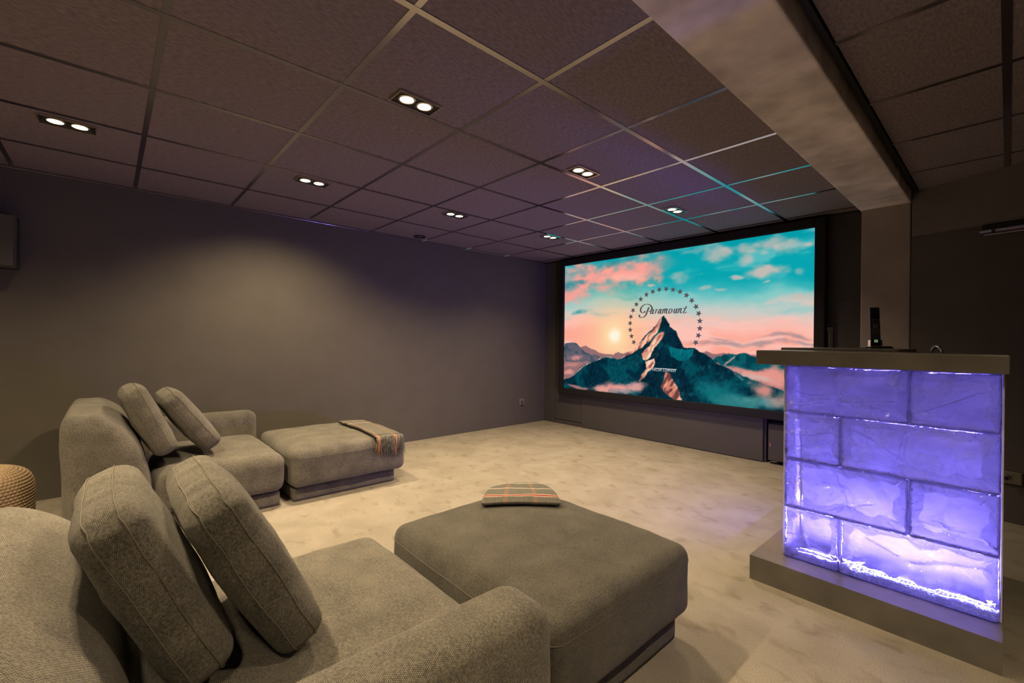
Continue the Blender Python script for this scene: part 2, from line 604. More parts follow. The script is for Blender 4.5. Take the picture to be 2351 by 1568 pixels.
# suspended ceiling: grid bars and tiles
ceil = tag(box('ceiling', (-0.15, YB - 0.1, H + 0.12), (XR + 0.1, 0.5, H + 0.22), M_['void']), kind='structure')
GX = [0.556, 1.156, 1.756, 2.356, 2.956]
GY = [-0.133 - 0.6 * k for k in range(11)]
GX2 = [4.250, 4.850, 5.450, 6.05]
BW = 0.0125
tile_cache = {}
def tile(x0, x1, y0, y1):
    if x1 - x0 < 0.02 or y1 - y0 < 0.02:
        return
    key = (round(x1 - x0, 3), round(y1 - y0, 3))
    if key not in tile_cache:
        b_ = bm_box(bmesh.new(), (-key[0] / 2, -key[1] / 2, 0), (key[0] / 2, key[1] / 2, 0.016), 0.003, 1)
        me = bpy.data.meshes.new('ceiling_tile')
        b_.to_mesh(me)
        b_.free()
        me.materials.append(M_['tile'])
        tile_cache[key] = me
    o = link('ceiling_tile', tile_cache[key], None, ceil)
    o.location = ((x0 + x1) / 2, (y0 + y1) / 2, H + 0.004)
    return o
def field(xs, ys):
    for i in range(len(xs) - 1):
        for j in range(len(ys) - 1):
            a, b_ = xs[i] + (BW - 0.006), xs[i + 1] - (BW - 0.006)
            tile(a, b_, min(ys[j], ys[j + 1]) + 0.006, max(ys[j], ys[j + 1]) - 0.006)
field([0.0] + GX + [3.50], [0.0] + GY + [YB])
field([3.832] + GX2[:-1] + [XR], [-0.30] + GY[1:] + [YB])
def gbar(lo, hi):
    box('grid_bar', lo, hi, M_['bar'], ceil)
for x in GX:
    gbar((x - BW, YB, H + 0.001), (x + BW, 0, H + 0.008))
for x in GX2[:-1]:
    gbar((x - BW, YB, H + 0.001), (x + BW, -0.45 - 0.46 * (x - 4.25), H + 0.006))
for y in GY:
    gbar((0, y - BW * 0.9, H + 0.002), (3.50, y + BW * 0.9, H + 0.007))
for y in GY[1:]:
    gbar((3.832, y - BW * 0.9, H + 0.002), (XR, y + BW * 0.9, H + 0.007))
tag(box('trim_1', (0, YB, H - 0.012), (0.014, 0, H + 0.004), M_['bar'], None, 0.001), kind='structure')
tag(box('trim_2', (0, -0.014, H - 0.012), (3.50, 0, H + 0.004), M_['black'], None, 0.001), kind='structure')
tag(box('trim_3', (3.812, YB, H - 0.004), (3.834, -0.27, H + 0.03), M_['black'], None, 0.001), kind='structure')

# ------------------------------------------------------------------ twin downlights
def ring(name, ro, ri, z0, z1, mat, parent, n=28):
    V, F = [], []
    for r, z in ((ro, z1), (ro, z0), (ri, z0), (ri, z1)):
        for k in range(n):
            a = 2 * math.pi * k / n
            V.append((r * math.cos(a), r * math.sin(a), z))
    for i in range(4):
        for k in range(n):
            j = (i + 1) % 4
            F.append((i * n + k, i * n + (k + 1) % n, j * n + (k + 1) % n, j * n + k))
    return link(name, pymesh(name, V, F), mat, parent, True)

def make_downlight():
    t = empty('ceiling_downlight')
    bm = bmesh.new()
    a, b_, w = 0.054, 0.104, 0.004
    bm_box(bm, (-a, -b_, -0.010), (-a + w, b_, 0.0))
    bm_box(bm, (a - w, -b_, -0.010), (a, b_, 0.0))
    bm_box(bm, (-a + w, -b_, -0.010), (a - w, -b_ + w, 0.0))
    bm_box(bm, (-a + w, b_ - w, -0.010), (a - w, b_, 0.0))
    bm_done('frame', bm, M_['bulbrim'], t)
    box('housing', (-a + w, -b_ + w, -0.003), (a - w, b_ - w, 0.0), M_['black'], t)
    for s in (-1, 1):
        l = ring('lamp', 0.040, 0.031, -0.0075, -0.003, M_['bulbrim'], t)
        l.location = (0, s * 0.0445, 0)
        d = lathe('lens', [(0.004, -0.0062), (0.020, -0.0060), (0.031, -0.0045), (0.031, -0.0035)], M_['bulb'], l, 28)
        d.location = (0, 0, 0)
    return t

def copy_tree(o, parent=None):
    c = o.copy()
    COL.objects.link(c)
    c.parent = parent
    for ch in list(o.children):
        if ch.type != 'LIGHT':
            copy_tree(ch, c)
    return c

dl0 = make_downlight()
DL = [
    (1.055, -4.630, 'unlit-looking twin downlight, leftmost, near the wall loudspeaker'),
    (2.450, -3.440, 'largest, most dazzling twin downlight, above the near ottoman'),
    (1.057, -3.440, 'twin downlight over the far sofa, second from the left wall loudspeaker'),
    (1.075, -2.270, 'twin downlight beyond the far ottoman, beside the round ceiling speaker'),
    (2.450, -2.245, 'twin downlight in mid-ceiling, in line between the largest one and the screen'),
    (2.440, -1.060, 'twin downlight right above the middle of the screen'),
    (1.095, -1.100, 'smallest twin downlight, near the corner left of the screen'),
    (2.450, -4.630, 'twin downlight above the near sofa backrest, outside the picture'),
    (1.057, -5.830, 'twin downlight behind the wall loudspeaker, outside the picture'),
    (2.450, -5.830, 'twin downlight behind the near sofa, outside the picture'),
    (4.550, -3.440, 'twin downlight in front of the ice bar, outside the picture'),
    (4.550, -4.930, 'twin downlight over the standing place, outside the picture'),
]
spot_me = bpy.data.lights.new('bulb_light', 'SPOT')
spot_me.energy = LAMP_W
spot_me.color = LAMP_COL
spot_me.spot_size = math.radians(130)
spot_me.spot_blend = 0.9
spot_me.shadow_soft_size = 0.028
spot_low = spot_me.copy()
spot_low.energy = LAMP_W * 0.85
spot_dim = spot_me.copy()
spot_dim.energy = LAMP_W * 0.35
spot_wall = spot_me.copy()
spot_wall.energy = LAMP_W * 1.55
spot_wall.spot_size = math.radians(116)
spot_near = spot_me.copy()
spot_near.energy = LAMP_W * 1.9
for i, (x, y, lab) in enumerate(DL):
    t = dl0 if i == 0 else copy_tree(dl0)
    t.location = (x, y, H + 0.002)
    lab = lab.replace('unlit-looking twin', 'dim twin')
    tag(t, lab, 'downlight', 'twin recessed downlights in the ceiling')
    for s in (-1, 1):
        lo = bpy.data.objects.new('bulb_light', spot_low if x > 4 else spot_dim if i == 0 else spot_wall if i == 2 else spot_near if i == 7 else spot_me)
        COL.objects.link(lo)
        lo.parent = t
        lo.location = (0, s * 0.0445, -0.012)
        if i == 2:                      # swivelled towards the wall
            lo.rotation_euler = (0, math.radians(24), 0)

# round ceiling speaker by the left wall
cs = tag(empty('ceiling_speaker', (0.150, -2.070, H + 0.003)), 'small round black speaker set in the ceiling beside the left wall', 'ceiling speaker')
ring('rim', 0.060, 0.046, -0.010, 0.0, M_['black'], cs)
lathe('grille', [(0.002, -0.006), (0.047, -0.004), (0.047, -0.001)], M_['grille'], cs)

# ------------------------------------------------------------------ projection screen
SX0, SX1, SZ0, SZ1, SY = 0.392, 3.171, 0.487, 2.064, -0.060
SWD, SHT = SX1 - SX0, SZ1 - SZ0
def homog(src, dst):
    A, B = [], []
    for (x, y), (u, v) in zip(src, dst):
        A += [[x, y, 1, 0, 0, 0, -u * x, -u * y], [0, 0, 0, x, y, 1, -v * x, -v * y]]
        B += [u, v]
    h = np.linalg.solve(np.array(A, float), np.array(B, float))
    return np.append(h, 1).reshape(3, 3)
# the picture on the screen, measured as flat print: corners of the screen to the unit square
HM = homog([(1296, 603), (1870, 535), (1870, 956), (1296, 888)], [(0, 1), (1, 1), (1, 0), (0, 0)])
def uvp(p, ox, oy, sc):
    p = np.asarray(p, float).reshape(-1, 2)
    q = np.stack([ox + p[:, 0] / sc, oy + p[:, 1] / sc, np.ones(len(p))], 1) @ HM.T
    return q[:, :2] / q[:, 2:]
def cA(*p): return uvp(p, 1230, 480, 3.1357)
def cB(*p): return uvp(p, 1430, 640, 7.127)
def cC(*p): return uvp(p, 1440, 690, 14.69)

def in_poly(x, y, poly):
    r = np.zeros(x.shape, bool)
    n = len(poly)
    for i in range(n):
        x0, y0 = poly[i]
        x1, y1 = poly[(i + 1) % n]
        if y0 == y1: continue
        c = ((y0 > y) != (y1 > y)) & (x < (x1 - x0) * (y - y0) / (y1 - y0) + x0)
        r ^= c
    return r

def sstep(a, b_, x):
    t = np.clip((x - a) / (b_ - a), 0, 1)
    return t * t * (3 - 2 * t)

def paint(nu, nv):
    AR = SWD / SHT
    u, v = np.meshgrid(np.linspace(0, 1, nu), np.linspace(0, 1, nv))
    X = u * AR
    C = np.zeros((nv, nu, 3))
    def mix(col, a):
        nonlocal C
        a = np.clip(a, 0, 1)[..., None]
        C = C * (1 - a) + np.asarray(col, float) * a
    wx = (fbm(X * 5, v * 7, 0, 5, 3) - .5)
    wy = (fbm(X * 5, v * 7, 9.3, 5, 31) - .5)
    # sky
    t = v + 0.12 * wy - 0.10 * (0.55 - u)
    C[:] = (255, 168, 150)
    mix((255, 190, 176), sstep(0.42, 0.50, t))
    mix((205, 205, 198), sstep(0.50, 0.60, t))
    mix((120, 200, 198), sstep(0.58, 0.70, t) * 0.9)
    mix((6, 165, 176), sstep(0.64, 0.82, t))
    mix((0, 150, 165), sstep(0.90, 1.05, t) * 0.6)
    # streaky haze
    st = fbm(X * 2.2 + wx, v * 16 + wy * 2, 0, 5, 77)
    mix((255, 198, 186), sstep(0.50, 0.68, st) * sstep(0.78, 0.5, v) * 0.85)
    mix((150, 205, 202), sstep(0.54, 0.70, fbm(X * 2 + wx, v * 9, 5, 5, 99)) * sstep(0.45, 0.6, v) * 0.55)
    def blob(c, rx, ry, col, a, soft=0.9):
        (cu, cv), = c
        d = np.sqrt(((u - cu + wx * 0.09) / rx) ** 2 + ((v - cv + wy * 0.10) / ry) ** 2)
        d = d + (fbm(X * 14, v * 22, 2, 4, 5) - .5) * 0.9
        mix(col, sstep(1.0, 1.0 - soft, d) * a)
    # big pink cloud field upper left
    for c, rx, ry, a in ((cA((360, 480)), .16, .12, 1), (cA((600, 450)), .17, .10, 1), (cA((260, 590)), .10, .07, .9), (cA((760, 430)), .10, .10, .9), (cA((900, 390)), .08, .08, .5), (cA((470, 560)), .10, .05, .7)):
        blob(c, rx * 1.35, ry * 1.35, (255, 160, 150), a)
    blob(cA((640, 480)), .13, .05, (255, 182, 170), .8)
    for c, rx, ry in ((cA((560, 370)), .05, .045), (cA((700, 345)), .06, .03), (cA((250, 520)), .05, .05), (cA((330, 500)), .05, .03)):
        blob(c, rx, ry, (40, 140, 152), .8)
    mixn = fbm(X * 16, v * 26, 4, 4, 41)
    mix((120, 160, 162), sstep(.55, .72, mixn) * sstep(.42, .1, u) * sstep(.72, .85, v) * .6)
    # puffs on the blue
    for c, rx, ry, a in ((cA((1300, 330)), .075, .07, .75), (cA((1500, 300)), .10, .05, .7), (cA((1700, 260)), .08, .06, .75), (cA((1830, 285)), .05, .05, .6), (cA((1490, 385)), .04, .04, .7), (cA((1640, 462)), .085, .05, .9), (cA((1430, 503)), .03, .012, .8), (cA((1945, 290)), .02, .018, .8), (cA((1640, 550)), .015, .008, .8), (cA((1240, 575)), .03, .02, .6), (cA((1340, 578)), .03, .014, .6), (cA((1060, 490)), .06, .05, .6), (cA((1900, 465)), .03, .03, .5), (cA((1130, 300)), .05, .03, .4), (cA((850, 550)), .02, .012, .8), (cA((1680, 320)), .03, .02, .5)):
        blob(c, rx, ry, (212, 190, 182), a, .7)
    blob(cA((1700, 640)), .17, .055, (140, 205, 200), .8)
    blob(cA((1920, 660)), .06, .025, (205, 190, 182), .8)
    blob(cA((1900, 760)), .14, .03, (150, 200, 196), .7)
    blob(cA((330, 720)), .08, .03, (30, 150, 165), .85)
    blob(cA((480, 740)), .09, .02, (110, 180, 185), .6)
    blob(cA((690, 620)), .10, .035, (60, 180, 185), .7)
    # dark streaks near the horizon, right
    for c, rx, ry in ((cA((1750, 940)), .10, .016), (cA((1880, 948)), .07, .014), (cA((1350, 945)), .06, .010), (cA((1500, 975)), .25, .022), (cA((1900, 980)), .12, .014)):
        blob(c, rx, ry, (165, 140, 145), .75)
    # sun
    (su, sv), = cA((582, 905))
    d = np.sqrt(((u - su) * AR) ** 2 + (v - sv) ** 2)
    mix((255, 200, 150), np.exp(-(d / .30) ** 2) * .8)
    mix((255, 228, 175), np.exp(-(d / .12) ** 2) * .95)
    mix((255, 248, 225), sstep(.075, .015, d))
    # distant ranges
    wu = u + (fbm(X * 22, v * 22, 1, 4, 13) - .5) * .018
    wv = v + (fbm(X * 22, v * 22, 6, 4, 14) - .5) * .028
    far = [(205, 955), (262, 942), (295, 955), (332, 985), (365, 972), (410, 1000), (475, 1030), (560, 1046), (612, 1022), (650, 1040), (705, 1012), (760, 1050), (1200, 1060), (1250, 1035), (1300, 1050), (1420, 1052), (1600, 1060), (1800, 1090), (2010, 1110), (2010, 1420), (205, 1300)]
    rock = fbm(X * 30 + v * 10, v * 24, 0, 4, 61)
    g = in_poly(wu, wv, cA(*far))
    mix((150, 110, 112), g * 1.0)
    g2 = in_poly(wu, wv, cA((205, 955), (262, 942), (295, 955), (345, 1000), (400, 1035), (480, 1060), (480, 1085), (205, 1090)))
    mix((92, 92, 108), g2 * .9)
    mix((45, 75, 90), g2 * sstep(.5, .65, rock) * .7)
    g3 = in_poly(wu, wv, cA((1290, 1085), (1400, 1058), (1470, 1050), (1590, 1072), (1800, 1100), (2010, 1130), (2010, 1300), (1560, 1230), (1400, 1160)))
    mix((8, 88, 98), g3)
    mix((0, 62, 75), g3 * sstep(.45, .62, rock))
    g3b = in_poly(wu, wv, cA((1365, 1135), (1420, 1095), (1470, 1062), (1465, 1080), (1430, 1105), (1385, 1135)))
    mix((215, 150, 140), g3b * .8)
    # cloud banks below the ranges
    for c, rx, ry, a in ((cA((300, 1060)), .10, .035, .8), (cA((260, 1110)), .07, .03, .6), (cA((1600, 1190)), .13, .05, 1), (cA((1740, 1210)), .10, .06, 1), (cA((1500, 1165)), .06, .03, .8), (cA((1850, 1230)), .14, .07, .9)):
        blob(c, rx, ry, (232, 150, 140), a, .8)
    blob(cA((1650, 1225)), .10, .03, (205, 190, 182), .6)
    # main massif
    main = [(195, 1222), (240, 1212), (282, 1190), (330, 1132), (400, 1090), (470, 1075), (520, 1056), (560, 1060), (610, 1080), (650, 1060), (700, 1022), (760, 965), (800, 918), (850, 872), (890, 828), (912, 796), (926, 776), (940, 766), (960, 785), (972, 810), (985, 845), (1000, 865), (1030, 880), (1045, 912), (1065, 952), (1087, 997), (1112, 1006), (1166, 1004), (1200, 1030), (1250, 1050), (1290, 1080), (1330, 1120), (1400, 1150), (1470, 1190), (1560, 1230), (1660, 1272), (1790, 1320), (2020, 1420), (2020, 1560), (195, 1330)]
    w2u = u + (fbm(X * 40, v * 40, 1, 3, 23) - .5) * .008
    w2v = v + (fbm(X * 40, v * 40, 6, 3, 24) - .5) * .012
    gm = in_poly(w2u, w2v, cA(*main))
    r1 = fbm(X * 9 + v * 6, v * 8 - X * 3, 3, 5, 51)
    r3 = fbm(X * 46 - v * 30, v * 12 + X * 14, 3, 3, 52)
    mix((0, 44, 60), gm)
    mix((0, 78, 90), gm * sstep(.48, .66, r1) * .9)
    mix((0, 28, 44), gm * sstep(.52, .40, r1) * sstep(.45, .6, r3) * .9)
    r4 = fbm(X * 90 - v * 50, v * 40 + X * 30, 3, 2, 58)
    mix((40, 110, 118), gm * sstep(.64, .76, r3) * .30)
    mix((0, 22, 36), gm * sstep(.55, .70, r4) * .45)
    def facet(pts, base, hi, lo):
        gg = in_poly(w2u, w2v, cA(*pts)) & gm
        mix(base, gg * 1.0)
        mix(hi, gg * sstep(.52, .68, r3))
        mix(lo, gg * sstep(.46, .34, r3) * .9)
    snow = [(975, 990), (1040, 1008), (1100, 1018), (1162, 1008), (1150, 1060), (1110, 1092), (1050, 1096), (1000, 1062)]
    facet(snow, (0, 104, 114), (10, 118, 124), (0, 90, 102))
    facet([(930, 772), (890, 832), (845, 888), (790, 940), (740, 985), (680, 1035), (612, 1080), (690, 1050), (780, 995), (850, 940), (900, 885), (916, 830)], (214, 138, 118), (255, 204, 170), (110, 58, 58))
    facet([(946, 884), (905, 895), (855, 945), (840, 985), (800, 1012), (782, 1045), (790, 1080), (815, 1096), (848, 1062), (868, 1012), (905, 965), (936, 922)], (224, 150, 128), (255, 214, 184), (140, 66, 60))
    facet([(808, 1106), (874, 1074), (884, 1104), (872, 1140), (832, 1172), (795, 1222), (765, 1240), (785, 1190), (818, 1152)], (235, 172, 148), (255, 216, 188), (150, 84, 76))
    facet([(958, 1168), (992, 1192), (1030, 1258), (1062, 1325), (1078, 1378), (1045, 1382), (1000, 1362), (958, 1330), (922, 1282), (945, 1230)], (214, 130, 108), (255, 190, 155), (100, 58, 60))
    facet([(618, 1078), (560, 1060), (520, 1056), (470, 1075), (400, 1092), (332, 1134), (285, 1190), (350, 1130), (420, 1098), (520, 1066), (580, 1070)], (150, 130, 128), (235, 190, 170), (30, 70, 84))
    facet([(1440, 1180), (1500, 1215), (1580, 1270), (1540, 1262), (1470, 1215)], (70, 110, 120), (170, 150, 150), (10, 70, 82))
    # low cloud in front of the massif
    for c, rx, ry, col, a in ((cA((600, 1290)), .13, .07, (236, 158, 150), 1), (cA((480, 1285)), .08, .04, (240, 165, 152), .9), (cA((730, 1290)), .07, .06, (222, 160, 155), .95), (cA((640, 1330)), .12, .035, (170, 155, 160), .8), (cA((255, 1165)), .05, .035, (240, 160, 148), .8), (cA((1370, 1340)), .13, .09, (10, 110, 118), .85), (cA((1500, 1400)), .17, .06, (50, 130, 134), .8), (cA((1260, 1290)), .05, .06, (20, 120, 126), .6), (cA((1700, 1320)), .06, .06, (226, 145, 132), .9), (cA((1780, 1410)), .13, .05, (90, 150, 150), .8), (cA((1900, 1400)), .10, .08, (225, 150, 138), .7), (cA((300, 1272)), .09, .018, (225, 150, 142), .7)):
        blob(c, rx, ry, col, a, .85)
    for ax_ in (0, 1):
        Pd = np.concatenate([np.take(C, [0], ax_), C, np.take(C, [-1], ax_)], ax_)
        n_ = C.shape[ax_]
        C = (np.take(Pd, range(0, n_), ax_) + 2 * C + np.take(Pd, range(2, n_ + 2), ax_)) / 4
    return lin(np.clip(C, 0, 255))

ps = tag(empty('projection_screen', ((SX0 + SX1) / 2, SY, SZ0)), 'large framed projection screen showing a mountain peak ringed with stars', 'screen')
po = Vector(ps.location)
NU, NV = 660, 372
cols = paint(NU, NV)
gu, gv = np.meshgrid(np.linspace(0, 1, NU), np.linspace(0, 1, NV))
V = np.stack([SX0 + gu.ravel() * SWD - po.x, np.full(NU * NV, SY - po.y), SZ0 + gv.ravel() * SHT - po.z], 1)
ii, jj = np.meshgrid(np.arange(NU - 1), np.arange(NV - 1))
a_ = (jj * NU + ii).ravel()
F = np.stack([a_, a_ + 1, a_ + 1 + NU, a_ + NU], 1)
me = bpy.data.meshes.new('screen_picture')
me.vertices.add(len(V))
me.vertices.foreach_set('co', V.astype(np.float32).ravel())
me.loops.add(F.size)
me.loops.foreach_set('vertex_index', F.astype(np.int32).ravel())
me.polygons.add(len(F))
me.polygons.foreach_set('loop_start', (np.arange(len(F)) * 4).astype(np.int32))
me.update(calc_edges=True)
ca = me.color_attributes.new('picture', 'FLOAT_COLOR', 'POINT')
ca.data.foreach_set('color', np.concatenate([cols.reshape(-1, 3), np.ones((NU * NV, 1))], 1).astype(np.float32).ravel())
m, nt, b = nodes('projected_picture')
b.inputs['Base Color'].default_value = (0.002, 0.002, 0.002, 1)
b.inputs['Roughness'].default_value = 1.0
b.inputs['Specular IOR Level'].default_value = 0.0
at_ = N(nt, 'ShaderNodeAttribute', attribute_name='picture')
nt.links.new(at_.outputs['Color'], b.inputs['Emission Color'])
b.inputs['Emission Strength'].default_value = 0.98
m.cycles.emission_sampling = 'NONE'   # 245k faces: found by the paths themselves
link('screen_picture', me, m, ps)

def scr(uv, off):
    return (SX0 + uv[0] * SWD - po.x, SY - po.y - off, SZ0 + uv[1] * SHT - po.z)
FW = 0.078
for lo, hi in (((SX0 - FW, -0.092, SZ0 - FW), (SX0, 0.0, SZ1 + FW)), ((SX1, -0.092, SZ0 - FW), (SX1 + FW, 0.0, SZ1 + FW)),
               ((SX0, -0.092, SZ0 - FW), (SX1, 0.0, SZ0)), ((SX0, -0.092, SZ1), (SX1, 0.0, SZ1 + FW))):
    lo = [lo[k] - po[k] for k in range(3)]
    hi = [hi[k] - po[k] for k in range(3)]
    box('frame_rail', lo, hi, M_['velvet'], ps, 0.008)
ink = emit('projected_ink', rgba(88, 84, 92), 0.9)
ink2 = emit('projected_white', rgba(225, 235, 235), 0.9)
for m_ in (ink, ink2, M_['keyg'], M_['led'], M_['bulb']):
    m_.cycles.emission_sampling = 'NONE'
stars = cB((222, 1030), (183, 930), (160, 825), (157, 715), (168, 607), (203, 503), (258, 405), (330, 322), (424, 248), (528, 203), (635, 172), (750, 163), (862, 180), (978, 215), (1083, 277), (1172, 365), (1243, 468), (1287, 580), (1307, 703), (1308, 825), (1287, 940), (1243, 1055))
for i, s in enumerate(stars):
    c = scr(s, 0.0012)
    tw = math.radians(-22 + 24 * math.sin(i * 1.1))
    v_ = [(c[0], c[1], c[2])]
    for k in range(10):
        a = math.pi / 2 + k * math.pi / 5 + tw
        r = 0.034 if k % 2 == 0 else 0.0145
        v_.append((c[0] + r * math.cos(a), c[1], c[2] + r * math.sin(a)))
    link('star', pymesh('star', v_, [(0, k + 1, (k + 1) % 10 + 1) for k in range(10)]), ink, ps)

# script lettering drawn with a broad pen
strokes = [
    [(675, 335), (668, 370), (640, 392), (600, 395), (560, 372), (532, 315), (542, 240), (590, 170), (660, 122), (745, 105), (830, 122), (895, 178), (922, 240), (905, 305), (858, 345), (805, 356)],
    [(822, 212), (785, 290), (745, 395), (708, 480), (655, 532), (585, 556), (522, 545), (490, 505), (505, 455)],
    [(975, 300), (938, 288), (900, 340), (872, 405), (890, 434), (928, 405), (968, 310)], [(988, 288), (948, 405), (962, 434), (1005, 412)],
    [(1078, 283), (1032, 430)], [(1050, 360), (1092, 300), (1132, 292)],
    [(1236, 297), (1198, 285), (1160, 340), (1132, 402), (1150, 432), (1188, 402), (1228, 307)], [(1248, 285), (1208, 402), (1222, 432), (1262, 410)],
    [(1318, 278), (1275, 430)], [(1292, 365), (1340, 290), (1376, 290), (1338, 430)], [(1356, 365), (1408, 285), (1442, 290), (1406, 405), (1424, 434), (1465, 412)],
    [(1594, 290), (1548, 282), (1508, 345), (1496, 408), (1528, 436), (1578, 395), (1608, 330), (1594, 290)],
    [(1706, 273), (1666, 395), (1682, 430), (1728, 400), (1770, 290)], [(1786, 268), (1746, 402), (1760, 430), (1800, 408)],
    [(1852, 272), (1814, 425)], [(1832, 355), (1884, 285), (1922, 282), (1890, 395), (1906, 430), (1950, 408)],
    [(2092, 203), (2035, 330), (1996, 402), (2012, 436), (2058, 430), (2098, 396)], [(1972, 282), (2112, 262)],
]
V, F = [], []
for si, stx in enumerate(strokes):
    P = [np.array(p, float) for p in stx]
    pts = []
    for i in range(len(P) - 1):           # Catmull-Rom
        p0, p1, p2, p3 = P[max(i - 1, 0)], P[i], P[i + 1], P[min(i + 2, len(P) - 1)]
        for t in np.linspace(0, 1, 7)[:-1]:
            pts.append(0.5 * ((2 * p1) + (-p0 + p2) * t + (2 * p0 - 5 * p1 + 4 * p2 - p3) * t * t + (-p0 + 3 * p1 - 3 * p2 + p3) * t ** 3))
    pts.append(P[-1])
    W3 = [scr(q, 0.0013) for q in cC(*[tuple(p) for p in pts])]
    W3 = [np.array((q[0], q[2])) for q in W3]
    base = len(V)
    for i in range(len(W3)):
        t = W3[min(i + 1, len(W3) - 1)] - W3[max(i - 1, 0)]
        t = t / (np.linalg.norm(t) + 1e-9)
        nrm = np.array((-t[1], t[0]))
        wd = (0.0032 + 0.0072 * abs(t[1]) ** 1.5) if si < 2 else (0.0026 + 0.0046 * abs(t[1]) ** 1.5)
        for s in (-1, 1):
            q = W3[i] + nrm * s * wd
            V.append((q[0], SY - po.y - 0.0013 - 0.00004 * si, q[1]))
    for i in range(len(W3) - 1):
        F.append((base + 2 * i, base + 2 * i + 1, base + 2 * i + 3, base + 2 * i + 2))
link('script_lettering', pymesh('script_lettering', V, F), ink, ps)
# caption line and small capitals on the mountain
tcu = bpy.data.curves.new('caption', 'FONT')
tcu.body = 'A VIACOM COMPANY'
tcu.size = 0.040
tcu.space_character = 1.25
tcu.align_x = 'CENTER'
tob = bpy.data.objects.new('caption_tmp', tcu)
COL.objects.link(tob)
bpy.context.view_layer.update()
cme = bpy.data.meshes.new_from_object(tob.evaluated_get(bpy.context.evaluated_depsgraph_get()))
bpy.data.objects.remove(tob, do_unlink=True)
cu = cB((700, 1520))[0]
cc = scr(cu, 0.0015)
for v_ in cme.vertices:
    v_.co = Vector((cc[0] + v_.co.x * 0.66, cc[1], cc[2] + v_.co.y))
cme.materials.clear()
tag(link('caption', cme, ink2, ps), kind='stuff')
e0, e1 = [scr(q, 0.0015) for q in cB((560, 1468), (935, 1488))]
link('caption_rule', pymesh('caption_rule', [(e0[0], e0[1], e0[2]), (e1[0], e1[1], e0[2]), (e1[0], e1[1], e0[2] + 0.005), (e0[0], e0[1], e0[2] + 0.005)], [(0, 1, 2, 3)]), ink2, ps)

# ------------------------------------------------------------------ loudspeakers, sockets, post, bar light
fs = tag(empty('floor_speaker', (3.02, 0.115, 0)), 'black floor loudspeaker in the recess under the screen, beside the ice bar', 'loudspeaker')
box('cabinet', (-0.205, -0.10, 0.022), (0.205, 0.22, 0.375), M_['dplastic'], fs, 0.006)
bm = bm_box(bmesh.new(), (-0.215, -0.150, 0.020), (0.215, -0.100, 0.378))
for v_ in bm.verts:
    if v_.co.y < -0.14:
        v_.co.x *= 0.94
        v_.co.z = 0.2 + (v_.co.z - 0.2) * 0.90
bm_done('grille', bm, M_['grille'], fs)
box('badge', (-0.190, -0.153, 0.160), (-0.182, -0.149, 0.190), M_['badge'], fs, 0.001)
for sx in (-0.17, 0.17):
    for sy in (-0.06, 0.18):
        box('foot', (sx - 0.022, sy - 0.022, 0), (sx + 0.022, sy + 0.022, 0.023), M_['steel'], fs, 0.003)

wsn = tag(empty('wall_speaker', (0.0, -5.06, 1.50)), 'dark boxy loudspeaker mounted high on the left wall', 'loudspeaker')
box('cabinet', (0.0, -0.165, 0.0), (0.150, 0.165, 0.325), M_['dplastic'], wsn, 0.008)
bm = bm_box(bmesh.new(), (0.150, -0.165, 0.0), (0.200, 0.165, 0.325))
for v_ in bm.verts:
    if v_.co.x > 0.19:
        v_.co.y *= 0.94
        v_.co.z = 0.1625 + (v_.co.z - 0.1625) * 0.94
bm_done('grille', bm, M_['panel'], wsn)

def outlet(name, label, w, h):
    t = tag(empty(name), label, 'socket')
    box('cover_plate', (-w / 2, -0.011, -h / 2), (w / 2, 0, h / 2), M_['plastic'], t, 0.008, 3)
    box('insert', (-0.023, -0.0135, -0.023), (0.023, -0.010, 0.023), M_['plastic'], t, 0.002)
    d = ring('well', 0.0205, 0.0175, -0.0165, -0.010, M_['plastic'], t, 20)
    d.rotation_euler = (math.radians(-90), 0, 0)
    d.location = (0, -0.0295, 0)
    d2 = lathe('socket_face', [(0.0175, 0), (0.0175, 0.002)], M_['dplastic'], t, 20)
    d2.rotation_euler = (math.radians(90), 0, 0)
    d2.location = (0, -0.0125, 0)
    tube('earth_pin', [(0, -0.012, 0.008), (0, -0.020, 0.008)], 0.0022, M_['steel'], t)
    return t
oL = outlet('wall_socket', 'small square grey wall socket on the left wall near the corner', 0.080, 0.086)
oL.location = (0.0, -0.448, 0.290)
oL.rotation_euler = (0, 0, math.radians(90))
oR = outlet('wall_socket', 'wide rounded grey wall socket at the right edge behind the ice bar', 0.130, 0.078)
oR.location = (4.265, -0.3505, 0.278)
oR.rotation_euler = (0, 0, math.atan(-0.20))
oR.rotation_euler = (0, 0, -math.atan(0.20))

post = tag(empty('slim_post', (3.322, -0.200, 0)), 'slim black upright post between the screen frame and the column', 'post')
box('shaft', (-0.012, -0.012, 0.012), (0.012, 0.012, 1.19), M_['black'], post, 0.002)
box('edge_strip', (-0.016, -0.014, 0.012), (-0.012, 0.010, 1.185), M_['steel'], post)
box('cap', (-0.026, -0.016, 1.185), (0.014, 0.016, 1.218), M_['black'], post, 0.003)
box('base_plate', (-0.07, -0.07, 0), (0.07, 0.07, 0.012), M_['black'], post, 0.003)

la = math.atan(-0.20)
bl = tag(empty('bar_light', (4.150, -0.3255, 1.80), la), 'slim dark tube light fixed under the soffit on the right', 'light')
box('mount', (0, -0.030, 0.000), (0.95, -0.002, 0.046), M_['black'], bl, 0.003)
tube('tube_body', [(-0.004, -0.050, 0.004), (0.96, -0.050, 0.004)], 0.0105, M_['tubelens'], bl, 14)
tube('lower_rail', [(0.01, -0.034, -0.016), (0.95, -0.034, -0.016)], 0.005, M_['tubelens'], bl, 10)
for x in (0.05, 0.90):
    box('clip', (x, -0.062, -0.008), (x + 0.014, -0.028, 0.012), M_['black'], bl, 0.002)

